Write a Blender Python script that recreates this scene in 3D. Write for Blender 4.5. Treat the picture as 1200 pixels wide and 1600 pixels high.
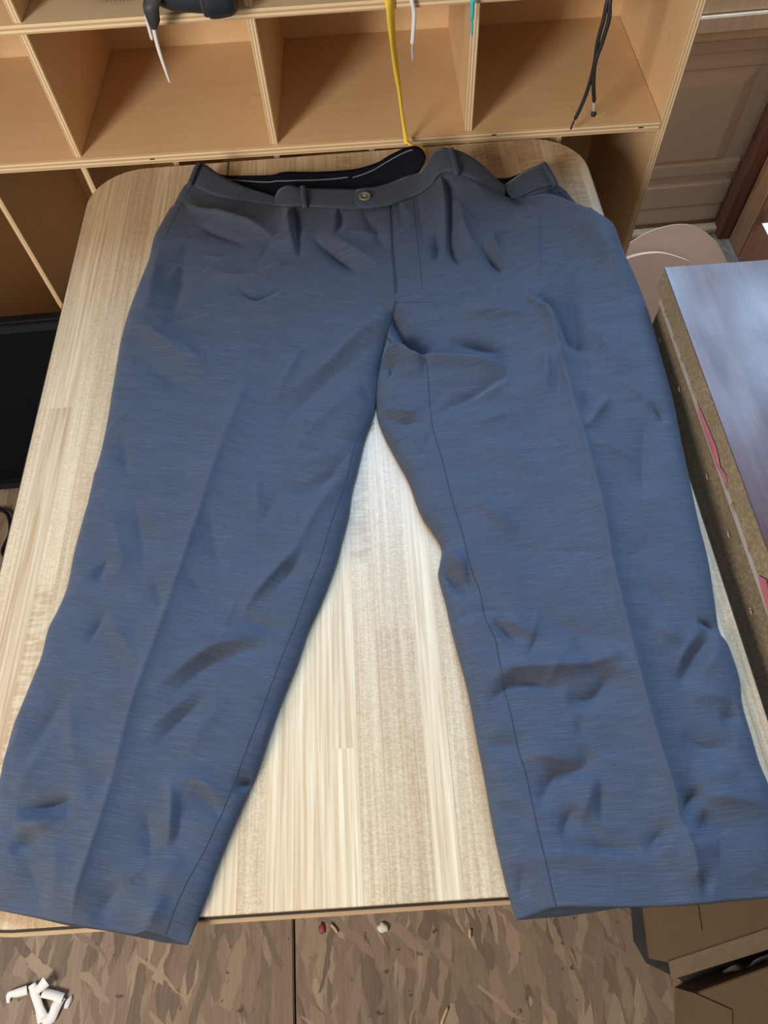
import bpy, bmesh, math, random
import numpy as np
from mathutils import Vector, Matrix
from mathutils.bvhtree import BVHTree
rnd = random.Random(7)
scene = bpy.context.scene
col = scene.collection
for o in list(bpy.data.objects): bpy.data.objects.remove(o)

# ------------------------------------------------------------------ camera
cd = bpy.data.cameras.new('camera'); cam = bpy.data.objects.new('camera', cd); col.objects.link(cam)
cd.sensor_fit = 'HORIZONTAL'; cd.sensor_width = 36.0; cd.lens = 36.0*1095/1200; cd.clip_start = .02
Rm = ((0.995984, 0.0895267, -0.0009096), (-0.0781892, 0.8648157, -0.495964), (-0.0436154, 0.4940433, 0.8683426))
cam.matrix_world = Matrix(((*Rm[0], 0), (*Rm[1], 0), (*Rm[2], 1.46), (0, 0, 0, 1)))
scene.camera = cam
# ------------------------------------------------------------------ light
world = bpy.data.worlds.new('world'); scene.world = world; world.use_nodes = True
bg = world.node_tree.nodes['Background']; bg.inputs[0].default_value = (1.0, .84, .66, 1); bg.inputs[1].default_value = .30
def area(name, loc, target, sx, sy, power, color, spread=180):
    l = bpy.data.lights.new(name, 'AREA'); l.shape = 'RECTANGLE'; l.size = sx; l.size_y = sy
    l.energy = power; l.color = color; l.spread = math.radians(spread)
    o = bpy.data.objects.new(name, l); col.objects.link(o); o.location = loc
    o.rotation_euler = (Vector(target)-Vector(loc)).to_track_quat('-Z', 'Y').to_euler()
    return o
area('doorway_daylight', (-1.38, -.85, 1.72), (0.05, .45, .74), .55, .9, 60, (1.0, .92, .79))
area('window_daylight', (.55, 1.69, 2.15), (.42, .2, 1.15), 2.1, .95, 132, (.43, .69, 1.0))
vs = scene.view_settings
scene.display_settings.display_device = 'sRGB'
vs.view_transform = 'Standard'; vs.look = 'None'; vs.gamma = 1; vs.use_curve_mapping = False
vs.exposure = 0.0

# ------------------------------------------------------------------ materials
class NT:
    def __init__(s, name, rough=.6):
        s.m = bpy.data.materials.new(name); s.m.use_nodes = True; s.t = s.m.node_tree
        s.b = s.t.nodes['Principled BSDF']; s.b.inputs['Roughness'].default_value = rough
    def n(s, typ, **kw):
        x = s.t.nodes.new(typ)
        for k, v in kw.items():
            if k.startswith('i_'):
                key = k[2:]; key = int(key) if key.isdigit() else key.replace('_', ' ')
                if isinstance(v, bpy.types.NodeSocket): s.t.links.new(v, x.inputs[key])
                else: x.inputs[key].default_value = v
            else: setattr(x, k, v)
        return x
    def math(s, op, a, b=None, c=None):
        x = s.t.nodes.new('ShaderNodeMath'); x.operation = op
        for i, v in enumerate((a, b, c)):
            if v is None: continue
            if isinstance(v, bpy.types.NodeSocket): s.t.links.new(v, x.inputs[i])
            else: x.inputs[i].default_value = v
        return x.outputs[0]
    def obj(s, scale=(1, 1, 1), rot=(0, 0, 0), uv=False):
        tc = s.n('ShaderNodeTexCoord'); mp = s.n('ShaderNodeMapping')
        s.t.links.new(tc.outputs['UV' if uv else 'Object'], mp.inputs[0])
        mp.inputs['Scale'].default_value = scale; mp.inputs['Rotation'].default_value = rot
        return mp.outputs[0]
    def noise(s, vec, scale=5, detail=3, rough=.5, dist=0):
        x = s.n('ShaderNodeTexNoise', i_Scale=scale, i_Detail=detail, i_Roughness=rough, i_Distortion=dist)
        s.t.links.new(vec, x.inputs['Vector']); return x.outputs[0]
    def ramp(s, fac, stops, interp='LINEAR'):
        x = s.n('ShaderNodeValToRGB'); x.color_ramp.interpolation = interp
        e = x.color_ramp.elements
        while len(e) < len(stops): e.new(.5)
        for el, (p, c) in zip(e, stops):
            el.position = p; el.color = (*c, 1) if len(c) == 3 else c
        s.t.links.new(fac, x.inputs[0]); return x.outputs[0]
    def mix(s, fac, a, b, mode='MIX'):
        x = s.n('ShaderNodeMix', data_type='RGBA', blend_type=mode)
        for i, v in ((0, fac), (6, a), (7, b)):
            if isinstance(v, bpy.types.NodeSocket): s.t.links.new(v, x.inputs[i])
            else: x.inputs[i].default_value = v if i == 0 else ((*v, 1) if len(v) == 3 else v)
        return x.outputs[2]
    def color(s, v):
        if isinstance(v, bpy.types.NodeSocket): s.t.links.new(v, s.b.inputs['Base Color'])
        else: s.b.inputs['Base Color'].default_value = (*v, 1)
    def bump(s, h, strength=.3, dist=.002):
        x = s.n('ShaderNodeBump', i_Strength=strength, i_Distance=dist)
        s.t.links.new(h, x.inputs['Height']); s.t.links.new(x.outputs[0], s.b.inputs['Normal'])
    def set(s, **kw):
        for k, v in kw.items(): s.b.inputs[k.replace('_', ' ')].default_value = v
        return s

def plain(name, c, rough=.6, vary=.12, scale=40, **kw):
    m = NT(name, rough); n = m.noise(m.obj(), scale, 3)
    m.color(m.mix(n, tuple(x*(1-vary) for x in c), tuple(min(1, x*(1+vary)) for x in c)))
    m.set(**kw); return m.m

def mat_wool():
    m = NT('charcoal_blue_wool', .82)
    uv = m.obj(uv=True)
    def mp(sc):
        x = m.n('ShaderNodeMapping'); m.t.links.new(uv, x.inputs[0]); x.inputs['Scale'].default_value = sc; return x.outputs[0]
    slub = m.noise(mp((22, 1000, 1)), 1, 5, .7)
    warp = m.noise(mp((1300, 30, 1)), 1, 2, .6)
    blot = m.noise(mp((9, 40, 1)), 1, 3, .6)
    base = m.ramp(slub, [(.3, (.023, .030, .046)), (.52, (.039, .050, .077)), (.78, (.090, .109, .156))])
    c = m.mix(.22, base, m.ramp(warp, [(.35, (.026, .031, .045)), (.65, (.058, .070, .103))]))
    c = m.mix(.25, c, m.ramp(blot, [(.35, (.036, .039, .052)), (.65, (.047, .058, .092))]))
    m.color(c)
    m.set(Sheen_Weight=.12, Sheen_Roughness=.45, Specular_IOR_Level=.2)
    m.b.inputs['Sheen Tint'].default_value = (.75, .85, 1, 1)
    h = m.math('ADD', m.math('MULTIPLY', slub, .6), m.math('MULTIPLY', warp, .4))
    m.bump(h, .35, .0006)
    return m.m
M = {}
M['wool'] = mat_wool()
M['seam'] = plain('dark_seam_thread', (.018, .022, .034), .9)  # thread darker than the cloth
M['lining'] = plain('navy_lining', (.0045, .0055, .012), .8, .2, 300, Specular_IOR_Level=.1)
M['piping'] = plain('grey_piping', (.11, .12, .15), .6)
M['button'] = plain('horn_button', (.13, .12, .105), .25, .75, 350)
M['thread'] = plain('pale_thread', (.35, .35, .34), .8)
M['hole'] = plain('dark_hole', (.006, .006, .006), .9)

def mat_laminate():
    m = NT('butcher_block_laminate', .38)
    o = m.obj()
    sep = m.n('ShaderNodeSeparateXYZ'); m.t.links.new(o, sep.inputs[0]); x, y = sep.outputs[0], sep.outputs[1]
    wob = m.math('MULTIPLY', m.math('SINE', m.math('MULTIPLY', x, 71.)), .006)
    fx = m.math('MULTIPLY', m.math('ADD', x, wob), 33.)
    idx = m.math('FLOOR', fx)
    wn = m.n('ShaderNodeTexWhiteNoise', noise_dimensions='1D'); m.t.links.new(idx, wn.inputs['W'])
    r1 = wn.outputs[0]
    fy = m.math('FLOOR', m.math('ADD', m.math('MULTIPLY', y, 1.15), m.math('MULTIPLY', r1, 9.)))
    cv = m.n('ShaderNodeCombineXYZ'); m.t.links.new(idx, cv.inputs[0]); m.t.links.new(fy, cv.inputs[1])
    wn2 = m.n('ShaderNodeTexWhiteNoise', noise_dimensions='2D'); m.t.links.new(cv.outputs[0], wn2.inputs[0])
    r2 = wn2.outputs[0]
    def mp(sc, add=None):
        q = m.n('ShaderNodeMapping'); m.t.links.new(o, q.inputs[0]); q.inputs['Scale'].default_value = sc
        if add is not None: m.t.links.new(m.n('ShaderNodeCombineXYZ', i_0=m.math('MULTIPLY', add, 50.), i_1=m.math('MULTIPLY', add, 31.)).outputs[0], q.inputs['Location'])
        return q.outputs[0]
    grain = m.noise(mp((260, 5, 1), r2), 1, 4, .6, .3)
    fleck = m.noise(mp((240, 420, 1), r2), 1, 2, .5, 1.4)
    bars = m.noise(mp((40, 190, 1), r2), 1, 3, .6)
    tone = m.ramp(r2, [(0, (.37, .255, .15)), (.2, (.49, .36, .225)), (.42, (.56, .435, .285)), (.6, (.44, .315, .195)), (.8, (.53, .405, .26)), (1, (.42, .30, .18))])
    dark = m.mix(1, tone, (.80, .73, .66), 'MULTIPLY')
    lite = m.mix(.20, tone, (.82, .74, .58))
    g = m.mix(m.ramp(grain, [(.38, (0, 0, 0)), (.66, (1, 1, 1))]), dark, lite)
    # some staves carry ray fleck, some cross bars
    k1 = m.math('GREATER_THAN', r2, .62)
    f2 = m.mix(m.ramp(fleck, [(.45, (0, 0, 0)), (.56, (1, 1, 1))]), dark, lite)
    g = m.mix(m.math('MULTIPLY', k1, .38), g, f2)
    k2 = m.math('LESS_THAN', r2, .22)
    f3 = m.mix(m.ramp(bars, [(.44, (0, 0, 0)), (.58, (1, 1, 1))]), dark, lite)
    g = m.mix(m.math('MULTIPLY', k2, .50), g, f3)
    fr = m.math('FRACT', fx)
    line = m.math('LESS_THAN', fr, .05)
    g = m.mix(m.math('MULTIPLY', line, .5), g, dark)
    m.color(g)
    m.set(Specular_IOR_Level=.6)
    m.bump(m.math('ADD', fleck, grain), .25, .0006)
    return m.m
M['laminate'] = mat_laminate()
M['table_core'] = plain('tan_table_edge', (.42, .30, .19), .5)
M['table_gap'] = plain('dark_edge_groove', (.02, .016, .013), .8)
M['steel'] = plain('table_leg_steel', (.25, .25, .26), .35, Metallic=.9)

def mat_ply(name, axis, t, tint=(1, 1, 1)):
    m = NT(name, .55); o = m.obj()
    sc = [3, 3, 3]; 
    if axis == 'Z': sc = [6, 90, 90]
    if axis == 'X': sc = [90, 90, 6]
    if axis == 'Y': sc = [6, 90, 90]
    q = m.n('ShaderNodeMapping'); m.t.links.new(o, q.inputs[0]); q.inputs['Scale'].default_value = sc
    grain = m.noise(q.outputs[0], 1, 4, .6, .4)
    blot = m.noise(o, 7, 4, .6)
    face = m.ramp(grain, [(.25, (.65*tint[0], .425*tint[1], .23*tint[2])), (.75, (.72*tint[0], .48*tint[1], .26*tint[2]))])
    face = m.mix(m.ramp(blot, [(.35, (0, 0, 0)), (.7, (.55, .55, .55))]), face, (.74*tint[0], .53*tint[1], .32*tint[2]))
    stain = m.noise(o, 13, 5, .7)
    face = m.mix(m.ramp(stain, [(.62, (0, 0, 0)), (.72, (.4, .4, .4))]), face, (.38, .22, .11))
    sep = m.n('ShaderNodeSeparateXYZ'); m.t.links.new(o, sep.inputs[0])
    c = sep.outputs['XYZ'.index(axis)]
    u = m.math('ADD', m.math('DIVIDE', c, t), .5)
    pl = m.math('PINGPONG', m.math('MULTIPLY', u, 5), 1)   # five plies
    core = m.mix(m.math('GREATER_THAN', pl, .5), (.72, .56, .36), (.46, .31, .18))
    inside = m.math('LESS_THAN', m.math('ABSOLUTE', m.math('SUBTRACT', u, .5)), .49)
    m.color(m.mix(inside, face, core)); m.bump(grain, .15, .0006)
    return m.m
M['ply_board'] = mat_ply('plywood_board', 'Z', .016)
M['ply_div'] = mat_ply('plywood_divider', 'X', .012)
M['ply_back'] = mat_ply('plywood_back', 'Y', .006)
def mat_osb():
    m = NT('oriented_strand_board', .75); o = m.obj()
    wv = m.n('ShaderNodeTexNoise', i_Scale=26.0, i_Detail=3.0); m.t.links.new(o, wv.inputs['Vector'])
    ws = m.n('ShaderNodeVectorMath', operation='MULTIPLY_ADD'); m.t.links.new(wv.outputs['Color'], ws.inputs[0]); ws.inputs[1].default_value = (.020, .020, 0); m.t.links.new(o, ws.inputs[2])
    o = ws.outputs[0]
    def layer(rot, sc, off):
        q = m.n('ShaderNodeMapping'); m.t.links.new(o, q.inputs[0]); q.inputs['Rotation'].default_value = (0, 0, rot)
        q2 = m.n('ShaderNodeMapping'); m.t.links.new(q.outputs[0], q2.inputs[0]); q2.inputs['Scale'].default_value = sc; q2.inputs['Location'].default_value = (off, off*.7, 0)
        v = m.n('ShaderNodeTexVoronoi', feature='F1', distance='EUCLIDEAN', i_Scale=1.0, i_Randomness=1.0); m.t.links.new(q2.outputs[0], v.inputs['Vector'])
        s = m.n('ShaderNodeSeparateColor'); m.t.links.new(v.outputs['Color'], s.inputs[0])
        g = m.noise(q2.outputs[0], 3, 3, .6)
        return s.outputs[0], s.outputs[1], g, v.outputs['Distance']
    cols = [(0, (.085, .056, .040)), (.25, (.150, .104, .075)), (.6, (.195, .138, .098)), (.85, (.255, .188, .134)), (1, (.33, .25, .18))]
    a, a2, ga, da = layer(1.5, (8.5, 46, 1), 0)
    c = m.ramp(a, cols)
    hs = a
    for rot, sc, off in ((1.40, (7, 36, 1), 3.3), (1.68, (8, 44, 1), 7.1), (1.22, (9, 52, 1), 11.7), (1.88, (9, 60, 1), 5.2), (.7, (11, 75, 1), 2.6)):
        b, b2, gb, db = layer(rot, sc, off)
        k = m.math('GREATER_THAN', b2, .92 if rot < 1 else .72)
        c = m.mix(k, c, m.ramp(b, cols)); hs = m.mix(k, hs, b)
    fib = m.noise(m.obj((240, 14, 1)), 1, 4, .65, .5)
    c = m.mix(.28, c, m.mix(m.ramp(fib, [(.3, (0, 0, 0)), (.7, (1, 1, 1))]), (.10, .066, .047), (.27, .195, .140)))
    sp = m.noise(o, 55, 2, .5)
    c = m.mix(m.ramp(sp, [(.70, (0, 0, 0)), (.74, (.8, .8, .8))]), c, (.035, .025, .02))
    m.color(c); m.bump(hs, .4, .002)
    return m.m
M['osb'] = mat_osb()
def mat_desk():
    m = NT('dark_walnut_veneer', .3); 
    g = m.noise(m.obj((90, 4, 1)), 1, 4, .6, .5); sc = m.noise(m.obj((420, 9, 1), (0, 0, .12)), 1, 2, .5)
    sc2 = m.noise(m.obj((30, 500, 1), (0, 0, .5)), 1, 2, .5)
    m.color(m.ramp(g, [(.3, (.038, .016, .018)), (.7, (.095, .040, .036))]))
    m.t.links.new(m.ramp(m.noise(m.obj((12, 5, 1)), 1, 3), [(.3, (.20, .20, .20)), (.7, (.46, .46, .46))]), m.b.inputs['Roughness'])
    m.set(Specular_IOR_Level=.24)
    m.bump(m.math('ADD', sc, m.math('MULTIPLY', sc2, .5)), .14, .0006)
    return m.m
M['desk_top'] = mat_desk()
def mat_particle(name, c):
    m = NT(name, .85); n = m.noise(m.obj(), 260, 3, .7); n2 = m.noise(m.obj(), 14, 3)
    a = m.ramp(n, [(.3, tuple(x*.6 for x in c)), (.5, c), (.7, tuple(x*1.5 for x in c))])
    m.color(m.mix(m.ramp(n2, [(.4, (0, 0, 0)), (.7, (.5, .5, .5))]), a, tuple(x*.7 for x in c))); m.bump(n, .5, .001); return m.m
M['particle'] = mat_particle('particle_board_edge', (.20, .145, .082))
M['fibre'] = mat_particle('olive_fibreboard', (.15, .108, .062))
M['strip'] = plain('grey_edge_strip', (.30, .27, .25), .5)
M['pink'] = plain('pink_tape', (.36, .10, .13), .6, .3)
M['mdf'] = plain('brown_hardboard', (.60, .345, .225), .7, .05, 60)
M['mdf_edge'] = plain('pale_hardboard_edge', (.68, .46, .31), .7)
M['beige'] = plain('beige_painted_steel', (.72, .59, .465), .5, .06, 6)
def mat_lumber(name, c0, c1):
    m = NT(name, .7); g = m.noise(m.obj((55, 55, 3)), 1, 4, .65, .8); k = m.noise(m.obj((9, 9, 5)), 1, 2)
    c = m.ramp(g, [(.3, c0), (.7, c1)])
    m.color(m.mix(m.ramp(k, [(.66, (0, 0, 0)), (.74, (.7, .7, .7))]), c, tuple(x*.4 for x in c0))); m.bump(g, .3, .001); return m.m
M['redwood'] = mat_lumber('red_brown_lumber', (.15, .055, .035), (.26, .10, .065))
M['plank_a'] = mat_lumber('orange_plank', (.36, .165, .072), (.54, .27, .12))
M['plank_b'] = mat_lumber('russet_plank', (.30, .115, .058), (.45, .19, .09))
M['pine'] = mat_lumber('pale_pine', (.62, .45, .29), (.78, .60, .41))
M['card'] = plain('cardboard', (.135, .086, .050), .85, .12, 30)
M['card_edge'] = plain('cardboard_edge', (.19, .135, .09), .85, .2, 60)
M['black_plastic'] = plain('black_plastic', (.006, .007, .011), .45, Specular_IOR_Level=.25)
M['black_screen'] = plain('black_screen', (.002, .003, .006), .35, Specular_IOR_Level=.12)
M['sheet'] = plain('dark_grey_sheet', (.03, .032, .035), .5, .4, 25)
M['paper'] = plain('white_paper', (.55, .56, .58), .7, .04)
M['white'] = plain('white_cotton', (.66, .66, .68), .8, .05)
M['yellow'] = plain('yellow_lace', (.86, .60, .05), .75, .08, 200)
M['teal'] = plain('teal_lace', (.04, .42, .52), .7)
M['blacklace'] = plain('black_cord', (.012, .013, .018), .6, .4, 300)
M['aglet'] = plain('clear_aglet', (.45, .46, .50), .25)
M['shoe'] = plain('navy_black_shoe', (.012, .018, .030), .5, .3, 30)
M['shoe_grey'] = plain('charcoal_shoe_flap', (.035, .036, .042), .6, .3, 30)
M['fur'] = plain('black_fur', (.012, .012, .014), .9)
M['red'] = plain('red_scrap', (.17, .008, .02), .5)
M['stone'] = plain('pale_pebble', (.55, .53, .50), .6)
M['sliver'] = plain('wood_sliver', (.42, .30, .19), .8)
M['green'] = plain('dark_green_scrap', (.01, .05, .035), .6)
M['greystrip'] = plain('frayed_grey_strip', (.22, .22, .20), .7)

# ------------------------------------------------------------------ mesh helpers
def link(name, me, mat, parent=None, loc=None, smooth=False):
    o = bpy.data.objects.new(name, me); col.objects.link(o)
    if mat is not None and not me.materials: me.materials.append(mat)
    if parent: o.parent = parent
    if loc: o.location = loc
    if smooth:
        for p in me.polygons: p.use_smooth = True
    return o
def tag(o, label=None, cat=None, group=None, kind=None):
    if label: o['label'] = label
    if cat: o['category'] = cat
    if group: o['group'] = group
    if kind: o['kind'] = kind
    return o
def empty(name, loc=(0, 0, 0), rz=0):
    o = bpy.data.objects.new(name, None); col.objects.link(o); o.location = loc; o.rotation_euler[2] = rz; o.empty_display_size = .05
    return o
def from_bm(name, bm, mat, parent=None, loc=None, smooth=False):
    me = bpy.data.meshes.new(name); bm.normal_update(); bm.to_mesh(me); bm.free()
    return link(name, me, mat, parent, loc, smooth)
def box(name, size, loc, mat, parent=None, bevel=.001, rot=None):
    bm = bmesh.new(); bmesh.ops.create_cube(bm, size=1)
    for v in bm.verts: v.co = Vector((v.co.x*size[0], v.co.y*size[1], v.co.z*size[2]))
    if bevel: bmesh.ops.bevel(bm, geom=list(bm.edges), offset=min(bevel, min(size)*.3), segments=2, affect='EDGES')
    o = from_bm(name, bm, mat, parent, loc)
    if rot: o.rotation_euler = rot
    return o
def grid_mesh(name, pts, mat, parent=None, uv=None, smooth=True, solid=0, offset=-1, closed=False):
    """pts: (rows, cols, 3) array"""
    r, c, _ = pts.shape
    v = pts.reshape(-1, 3)
    i, j = np.meshgrid(np.arange(r-1), np.arange(c if closed else c-1), indexing='ij')
    a = (i*c+j).ravel(); b = (i*c+(j+1) % c).ravel(); d = ((i+1)*c+j).ravel(); e = ((i+1)*c+(j+1) % c).ravel()
    me = bpy.data.meshes.new(name); me.from_pydata(v.tolist(), [], np.stack([a, d, e, b], 1).tolist())
    if uv is not None:
        l = me.uv_layers.new(name='uv'); idx = np.empty(len(me.loops), dtype=np.int32); me.loops.foreach_get('vertex_index', idx)
        l.data.foreach_set('uv', uv.reshape(-1, 2)[idx].astype(np.float32).ravel())
    o = link(name, me, mat, parent, smooth=smooth)
    if solid:
        s = o.modifiers.new('thickness', 'SOLIDIFY'); s.thickness = solid; s.offset = offset
    return o
def crom(pts, n):
    """Catmull-Rom through pts, n samples by arc length"""
    p = np.array(pts, float); 
    if len(p) == 2: return p[0]+(p[1]-p[0])*np.linspace(0, 1, n)[:, None]
    q = np.vstack([2*p[0]-p[1], p, 2*p[-1]-p[-2]]); out = []
    for k in range(1, len(q)-2):
        t = np.linspace(0, 1, 24, endpoint=False)[:, None]
        a, b, c_, d_ = q[k-1], q[k], q[k+1], q[k+2]
        out.append(.5*((2*b)+(c_-a)*t+(2*a-5*b+4*c_-d_)*t**2+(-a+3*b-3*c_+d_)*t**3))
    out.append(p[-1][None]); o = np.vstack(out)
    s = np.r_[0, np.cumsum(np.linalg.norm(np.diff(o, axis=0), axis=1))]
    u = np.linspace(0, s[-1], n)
    return np.stack([np.interp(u, s, o[:, k]) for k in range(o.shape[1])], 1)
def tube(name, pts, r, mat, parent=None, n=None, seg=10, radii=None, caps=True):
    p = crom(pts, n or max(8, len(pts)*8)); N = len(p)
    t = np.gradient(p, axis=0); t /= np.linalg.norm(t, axis=1)[:, None]+1e-9
    up = np.array([0.3, 1, .2]); x = np.cross(t, up); x /= np.linalg.norm(x, axis=1)[:, None]; y = np.cross(t, x)
    rr = np.full(N, r) if radii is None else np.interp(np.linspace(0, 1, N), np.linspace(0, 1, len(radii)), radii)
    if caps: rr[0] *= .3; rr[-1] *= .3
    a = np.linspace(0, 2*np.pi, seg, endpoint=False)
    g = p[:, None]+rr[:, None, None]*(np.cos(a)[None, :, None]*x[:, None]+np.sin(a)[None, :, None]*y[:, None])
    return grid_mesh(name, g, mat, parent, closed=True)
def ribbon(name, pts, side, widths, thick, mat, parent=None, n=None):
    """flat band with thickness; side = list of width directions"""
    p = crom(pts, n or len(pts)*8); N = len(p)
    s = crom(side, N) if len(side) > 1 else np.repeat(np.array(side, float), N, 0)
    s /= np.linalg.norm(s, axis=1)[:, None]
    t = np.gradient(p, axis=0); t /= np.linalg.norm(t, axis=1)[:, None]+1e-9
    nrm = np.cross(t, s); nrm /= np.linalg.norm(nrm, axis=1)[:, None]+1e-9
    w = np.interp(np.linspace(0, 1, N), np.linspace(0, 1, len(widths)), widths)[:, None]
    g = np.stack([p-s*w/2-nrm*thick*.35, p-nrm*thick/2, p+s*w/2-nrm*thick*.35, p+s*w/2+nrm*thick*.35, p+nrm*thick/2, p-s*w/2+nrm*thick*.35], 1)
    return grid_mesh(name, g, mat, parent, closed=True)
def prism(name, outline, z0, z1, mat, parent=None, bevel=0, loc=None):
    bm = bmesh.new(); f = bm.faces.new([bm.verts.new((x, y, z0)) for x, y in outline])
    if f.normal.z > 0 or True: bm.normal_update()
    r = bmesh.ops.extrude_face_region(bm, geom=[f])
    for v in [g for g in r['geom'] if isinstance(g, bmesh.types.BMVert)]: v.co.z = z1
    bmesh.ops.recalc_face_normals(bm, faces=bm.faces)
    if bevel:
        ed = [e for e in bm.edges if abs(e.verts[0].co.z-e.verts[1].co.z) < 1e-6 and e.verts[0].co.z > (z0+z1)/2]
        bmesh.ops.bevel(bm, geom=ed, offset=bevel, segments=2, affect='EDGES')
    return from_bm(name, bm, mat, parent, loc)
def rrect(x0, y0, x1, y1, r, n=10, corners=(1, 1, 1, 1)):
    out = []
    for k, (cx, cy, a0) in enumerate(((x1, y1, 0), (x0, y1, 90), (x0, y0, 180), (x1, y0, 270))):
        rr = r if corners[k] else .0005
        ccx = cx-rr if k in (0, 3) else cx+rr; ccy = cy-rr if k in (0, 1) else cy+rr
        for i in range(n+1):
            a = math.radians(a0+90*i/n); out.append((ccx+rr*math.cos(a), ccy+rr*math.sin(a)))
    return out
TZ = .74

# ------------------------------------------------------------------ floor (two strand-board sheets with a joint)
fl = tag(empty('floor'), kind='structure')
box('floor_panel', (1.8, 4.2, .018), (-.2275-.9-.0018, .6, -.009), M['osb'], fl, .002)
box('floor_panel', (1.9, 4.2, .018), (-.2275+.95+.0018, .6, -.009), M['osb'], fl, .002)
box('subfloor', (3.7, 4.2, .02), (-.2, .6, -.029), M['hole'], fl, 0)

# back wall: beige embossed steel sections with pine girts, lumber at the corner
wb = tag(empty('wall_back', (0, 1.72, 0)), kind='structure')
box('steel_panel', (3.6, .02, 1.4), (-.3, .03, .7), M['beige'], wb, 0)
def bead(z0, z1, d=.007, x0=.3, x1=1.075):
    bm = bmesh.new()
    v = [bm.verts.new((x, y, z)) for x in (x0, x1) for y, z in ((.02, z0-.008), (.02-d, z0), (.02-d, z1), (.02, z1+.008))]
    for a, b, c, e in ((0, 1, 5, 4), (1, 2, 6, 5), (2, 3, 7, 6)): bm.faces.new((v[a], v[e], v[c], v[b]))
    bmesh.ops.recalc_face_normals(bm, faces=bm.faces)
    return from_bm('embossed_rail', bm, M['beige'], wb)
bead(.022, .064); bead(.078, .142, .009); bead(.178, .208, .009); bead(.470, .49, .009); bead(.505, .53, .006)
def raised_field(x0, x1, z0, z1, b=.033, d=.010):
    bm = bmesh.new()
    o_ = [bm.verts.new(p) for p in ((x0, .020, z0), (x1, .020, z0), (x1, .020, z1), (x0, .020, z1))]
    i_ = [bm.verts.new(p) for p in ((x0+b, .020-d, z0+b*.35), (x1-b, .020-d, z0+b*.35), (x1-b, .020-d, z1-b), (x0+b, .020-d, z1-b))]
    bm.faces.new(i_[::-1])
    for k in range(4): bm.faces.new((o_[k], i_[k], i_[(k+1) % 4], o_[(k+1) % 4]))
    bmesh.ops.recalc_face_normals(bm, faces=bm.faces)
    return from_bm('raised_panel', bm, M['beige'], wb)
raised_field(.35, 1.03, .215, .462); raised_field(.35, 1.03, .62, .95)
for z0, z1, y in ((.554, .577, -.028), (.578, .612, -.040), (.614, .66, -.03)):
    box('girt', (1.9, .045, z1-z0), (.3, y+.022, (z0+z1)/2), M['pine'], wb, .002)
box('sole_plate', (1.6, .03, .018), (.28, -.012, .009), M['pine'], wb, .003)
wr = tag(empty('wall_right', (1.10, 0, 0)), kind='structure')
box('stud', (.034, .05, .8), (-.015, 1.690, .4), M['redwood'], wr, .002)
y = 1.664
for k, w in enumerate((.085, .14, .14, .14, .14, .14, .14, .14)):
    box('plank', (.024, w-.002, .8), (.012, y-w/2, .4), M['plank_a' if k in (0, 4) else 'plank_b'], wr, .003); y -= w
box('backing', (.02, 2.2, .8), (.036, .7, .4), M['redwood'], wr, 0)

# ------------------------------------------------------------------ cubby shelving (yawed 2.2 degrees)
sh = tag(empty('shoe_cubby_shelf', (0, 1.118, 0), math.radians(-2.2)), 'long plywood cubby shelf unit standing behind the table', 'shelf')
DEP = .338
XL, XR = -1.10, .523
def board(z, t, x0=XL, x1=XR):
    return box('shelf_board', (x1-x0-.012, DEP, t), ((x0+x1)/2, DEP/2, z-t/2), M['ply_board'], sh, .0012)
board(.753, .0165); board(.958, .0125); board(1.165, .0125); board(1.372, .0125); board(.06, .0165)  # board at the very top closes an added, unseen row
for x in (XL, XR): box('side_panel', (.012, DEP, 1.372), (x, DEP/2+.001, 1.372/2), M['ply_div'], sh, .0012)
dv = (-.784, -.459, -.127, .198)
for x in dv:
    box('divider', (.012, DEP-.004, .193), (x, DEP/2+.004, .753+.193/2-.0003), M['ply_div'], sh, .0012)
    box('divider', (.012, DEP-.004, .194), (x, DEP/2+.004, .958+.194/2), M['ply_div'], sh, .0012)
    box('divider', (.012, DEP-.004, .194), (x, DEP/2+.004, 1.165+.194/2), M['ply_div'], sh, .0012)  # unseen extra row, added to shade the far half of the table
for x in (-.95, -.784, -.632, -.459, -.30, -.127, .035, .198, .352):
    box('divider', (.010, DEP-.006, .676), (x, DEP/2+.004, .06+.676/2), M['ply_div'], sh, .0012)
box('back_panel', (XR-XL, .006, 1.36), ((XL+XR)/2, DEP+.003, .69), M['ply_back'], sh, 0)
for x, z in ((-.335, .745), (.24, .748), (.485, .744)): box('staple_hole', (.008, .0015, .002), (x, .0004, z), M['hole'], sh, 0)

# ------------------------------------------------------------------ table
tb = tag(empty('dining_table', (-.038, .558, 0), math.radians(-1.2)), 'butcher-block patterned laminate table with rounded corners, under the trousers', 'table')
W2, L2, CR = .407, .551, .088
XJ = -.180
top_l = rrect(-W2, -L2, XJ-.0008, L2, CR, 12, (0, 1, 1, 0)); top_r = rrect(XJ+.0008, -L2, W2, L2, CR, 12, (1, 0, 0, 1))
prism('table_leaf', top_l, TZ-.003, TZ, M['laminate'], tb, .0008)
prism('tabletop', top_r, TZ-.003, TZ, M['laminate'], tb, .0008)
prism('edge_groove', rrect(-W2-.0025, -L2-.0025, W2+.0025, L2+.0025, CR+.0025, 12), TZ-.009, TZ-.003, M['table_gap'], tb)
prism('table_core', rrect(-W2-.006, -L2-.006, W2+.006, L2+.006, CR+.006, 12), TZ-.034, TZ-.009, M['table_core'], tb, .002)
for sx in (-1, 1):
    for sy in (-1, 1):
        tube('leg', [(sx*.27, sy*.34, TZ-.034), (sx*.29, sy*.36, .35), (sx*.30, sy*.37, .0)], .016, M['steel'], tb, caps=False)
box('apron', (.5, .62, .03), (0, 0, TZ-.049), M['table_core'], tb, .003)

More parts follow.
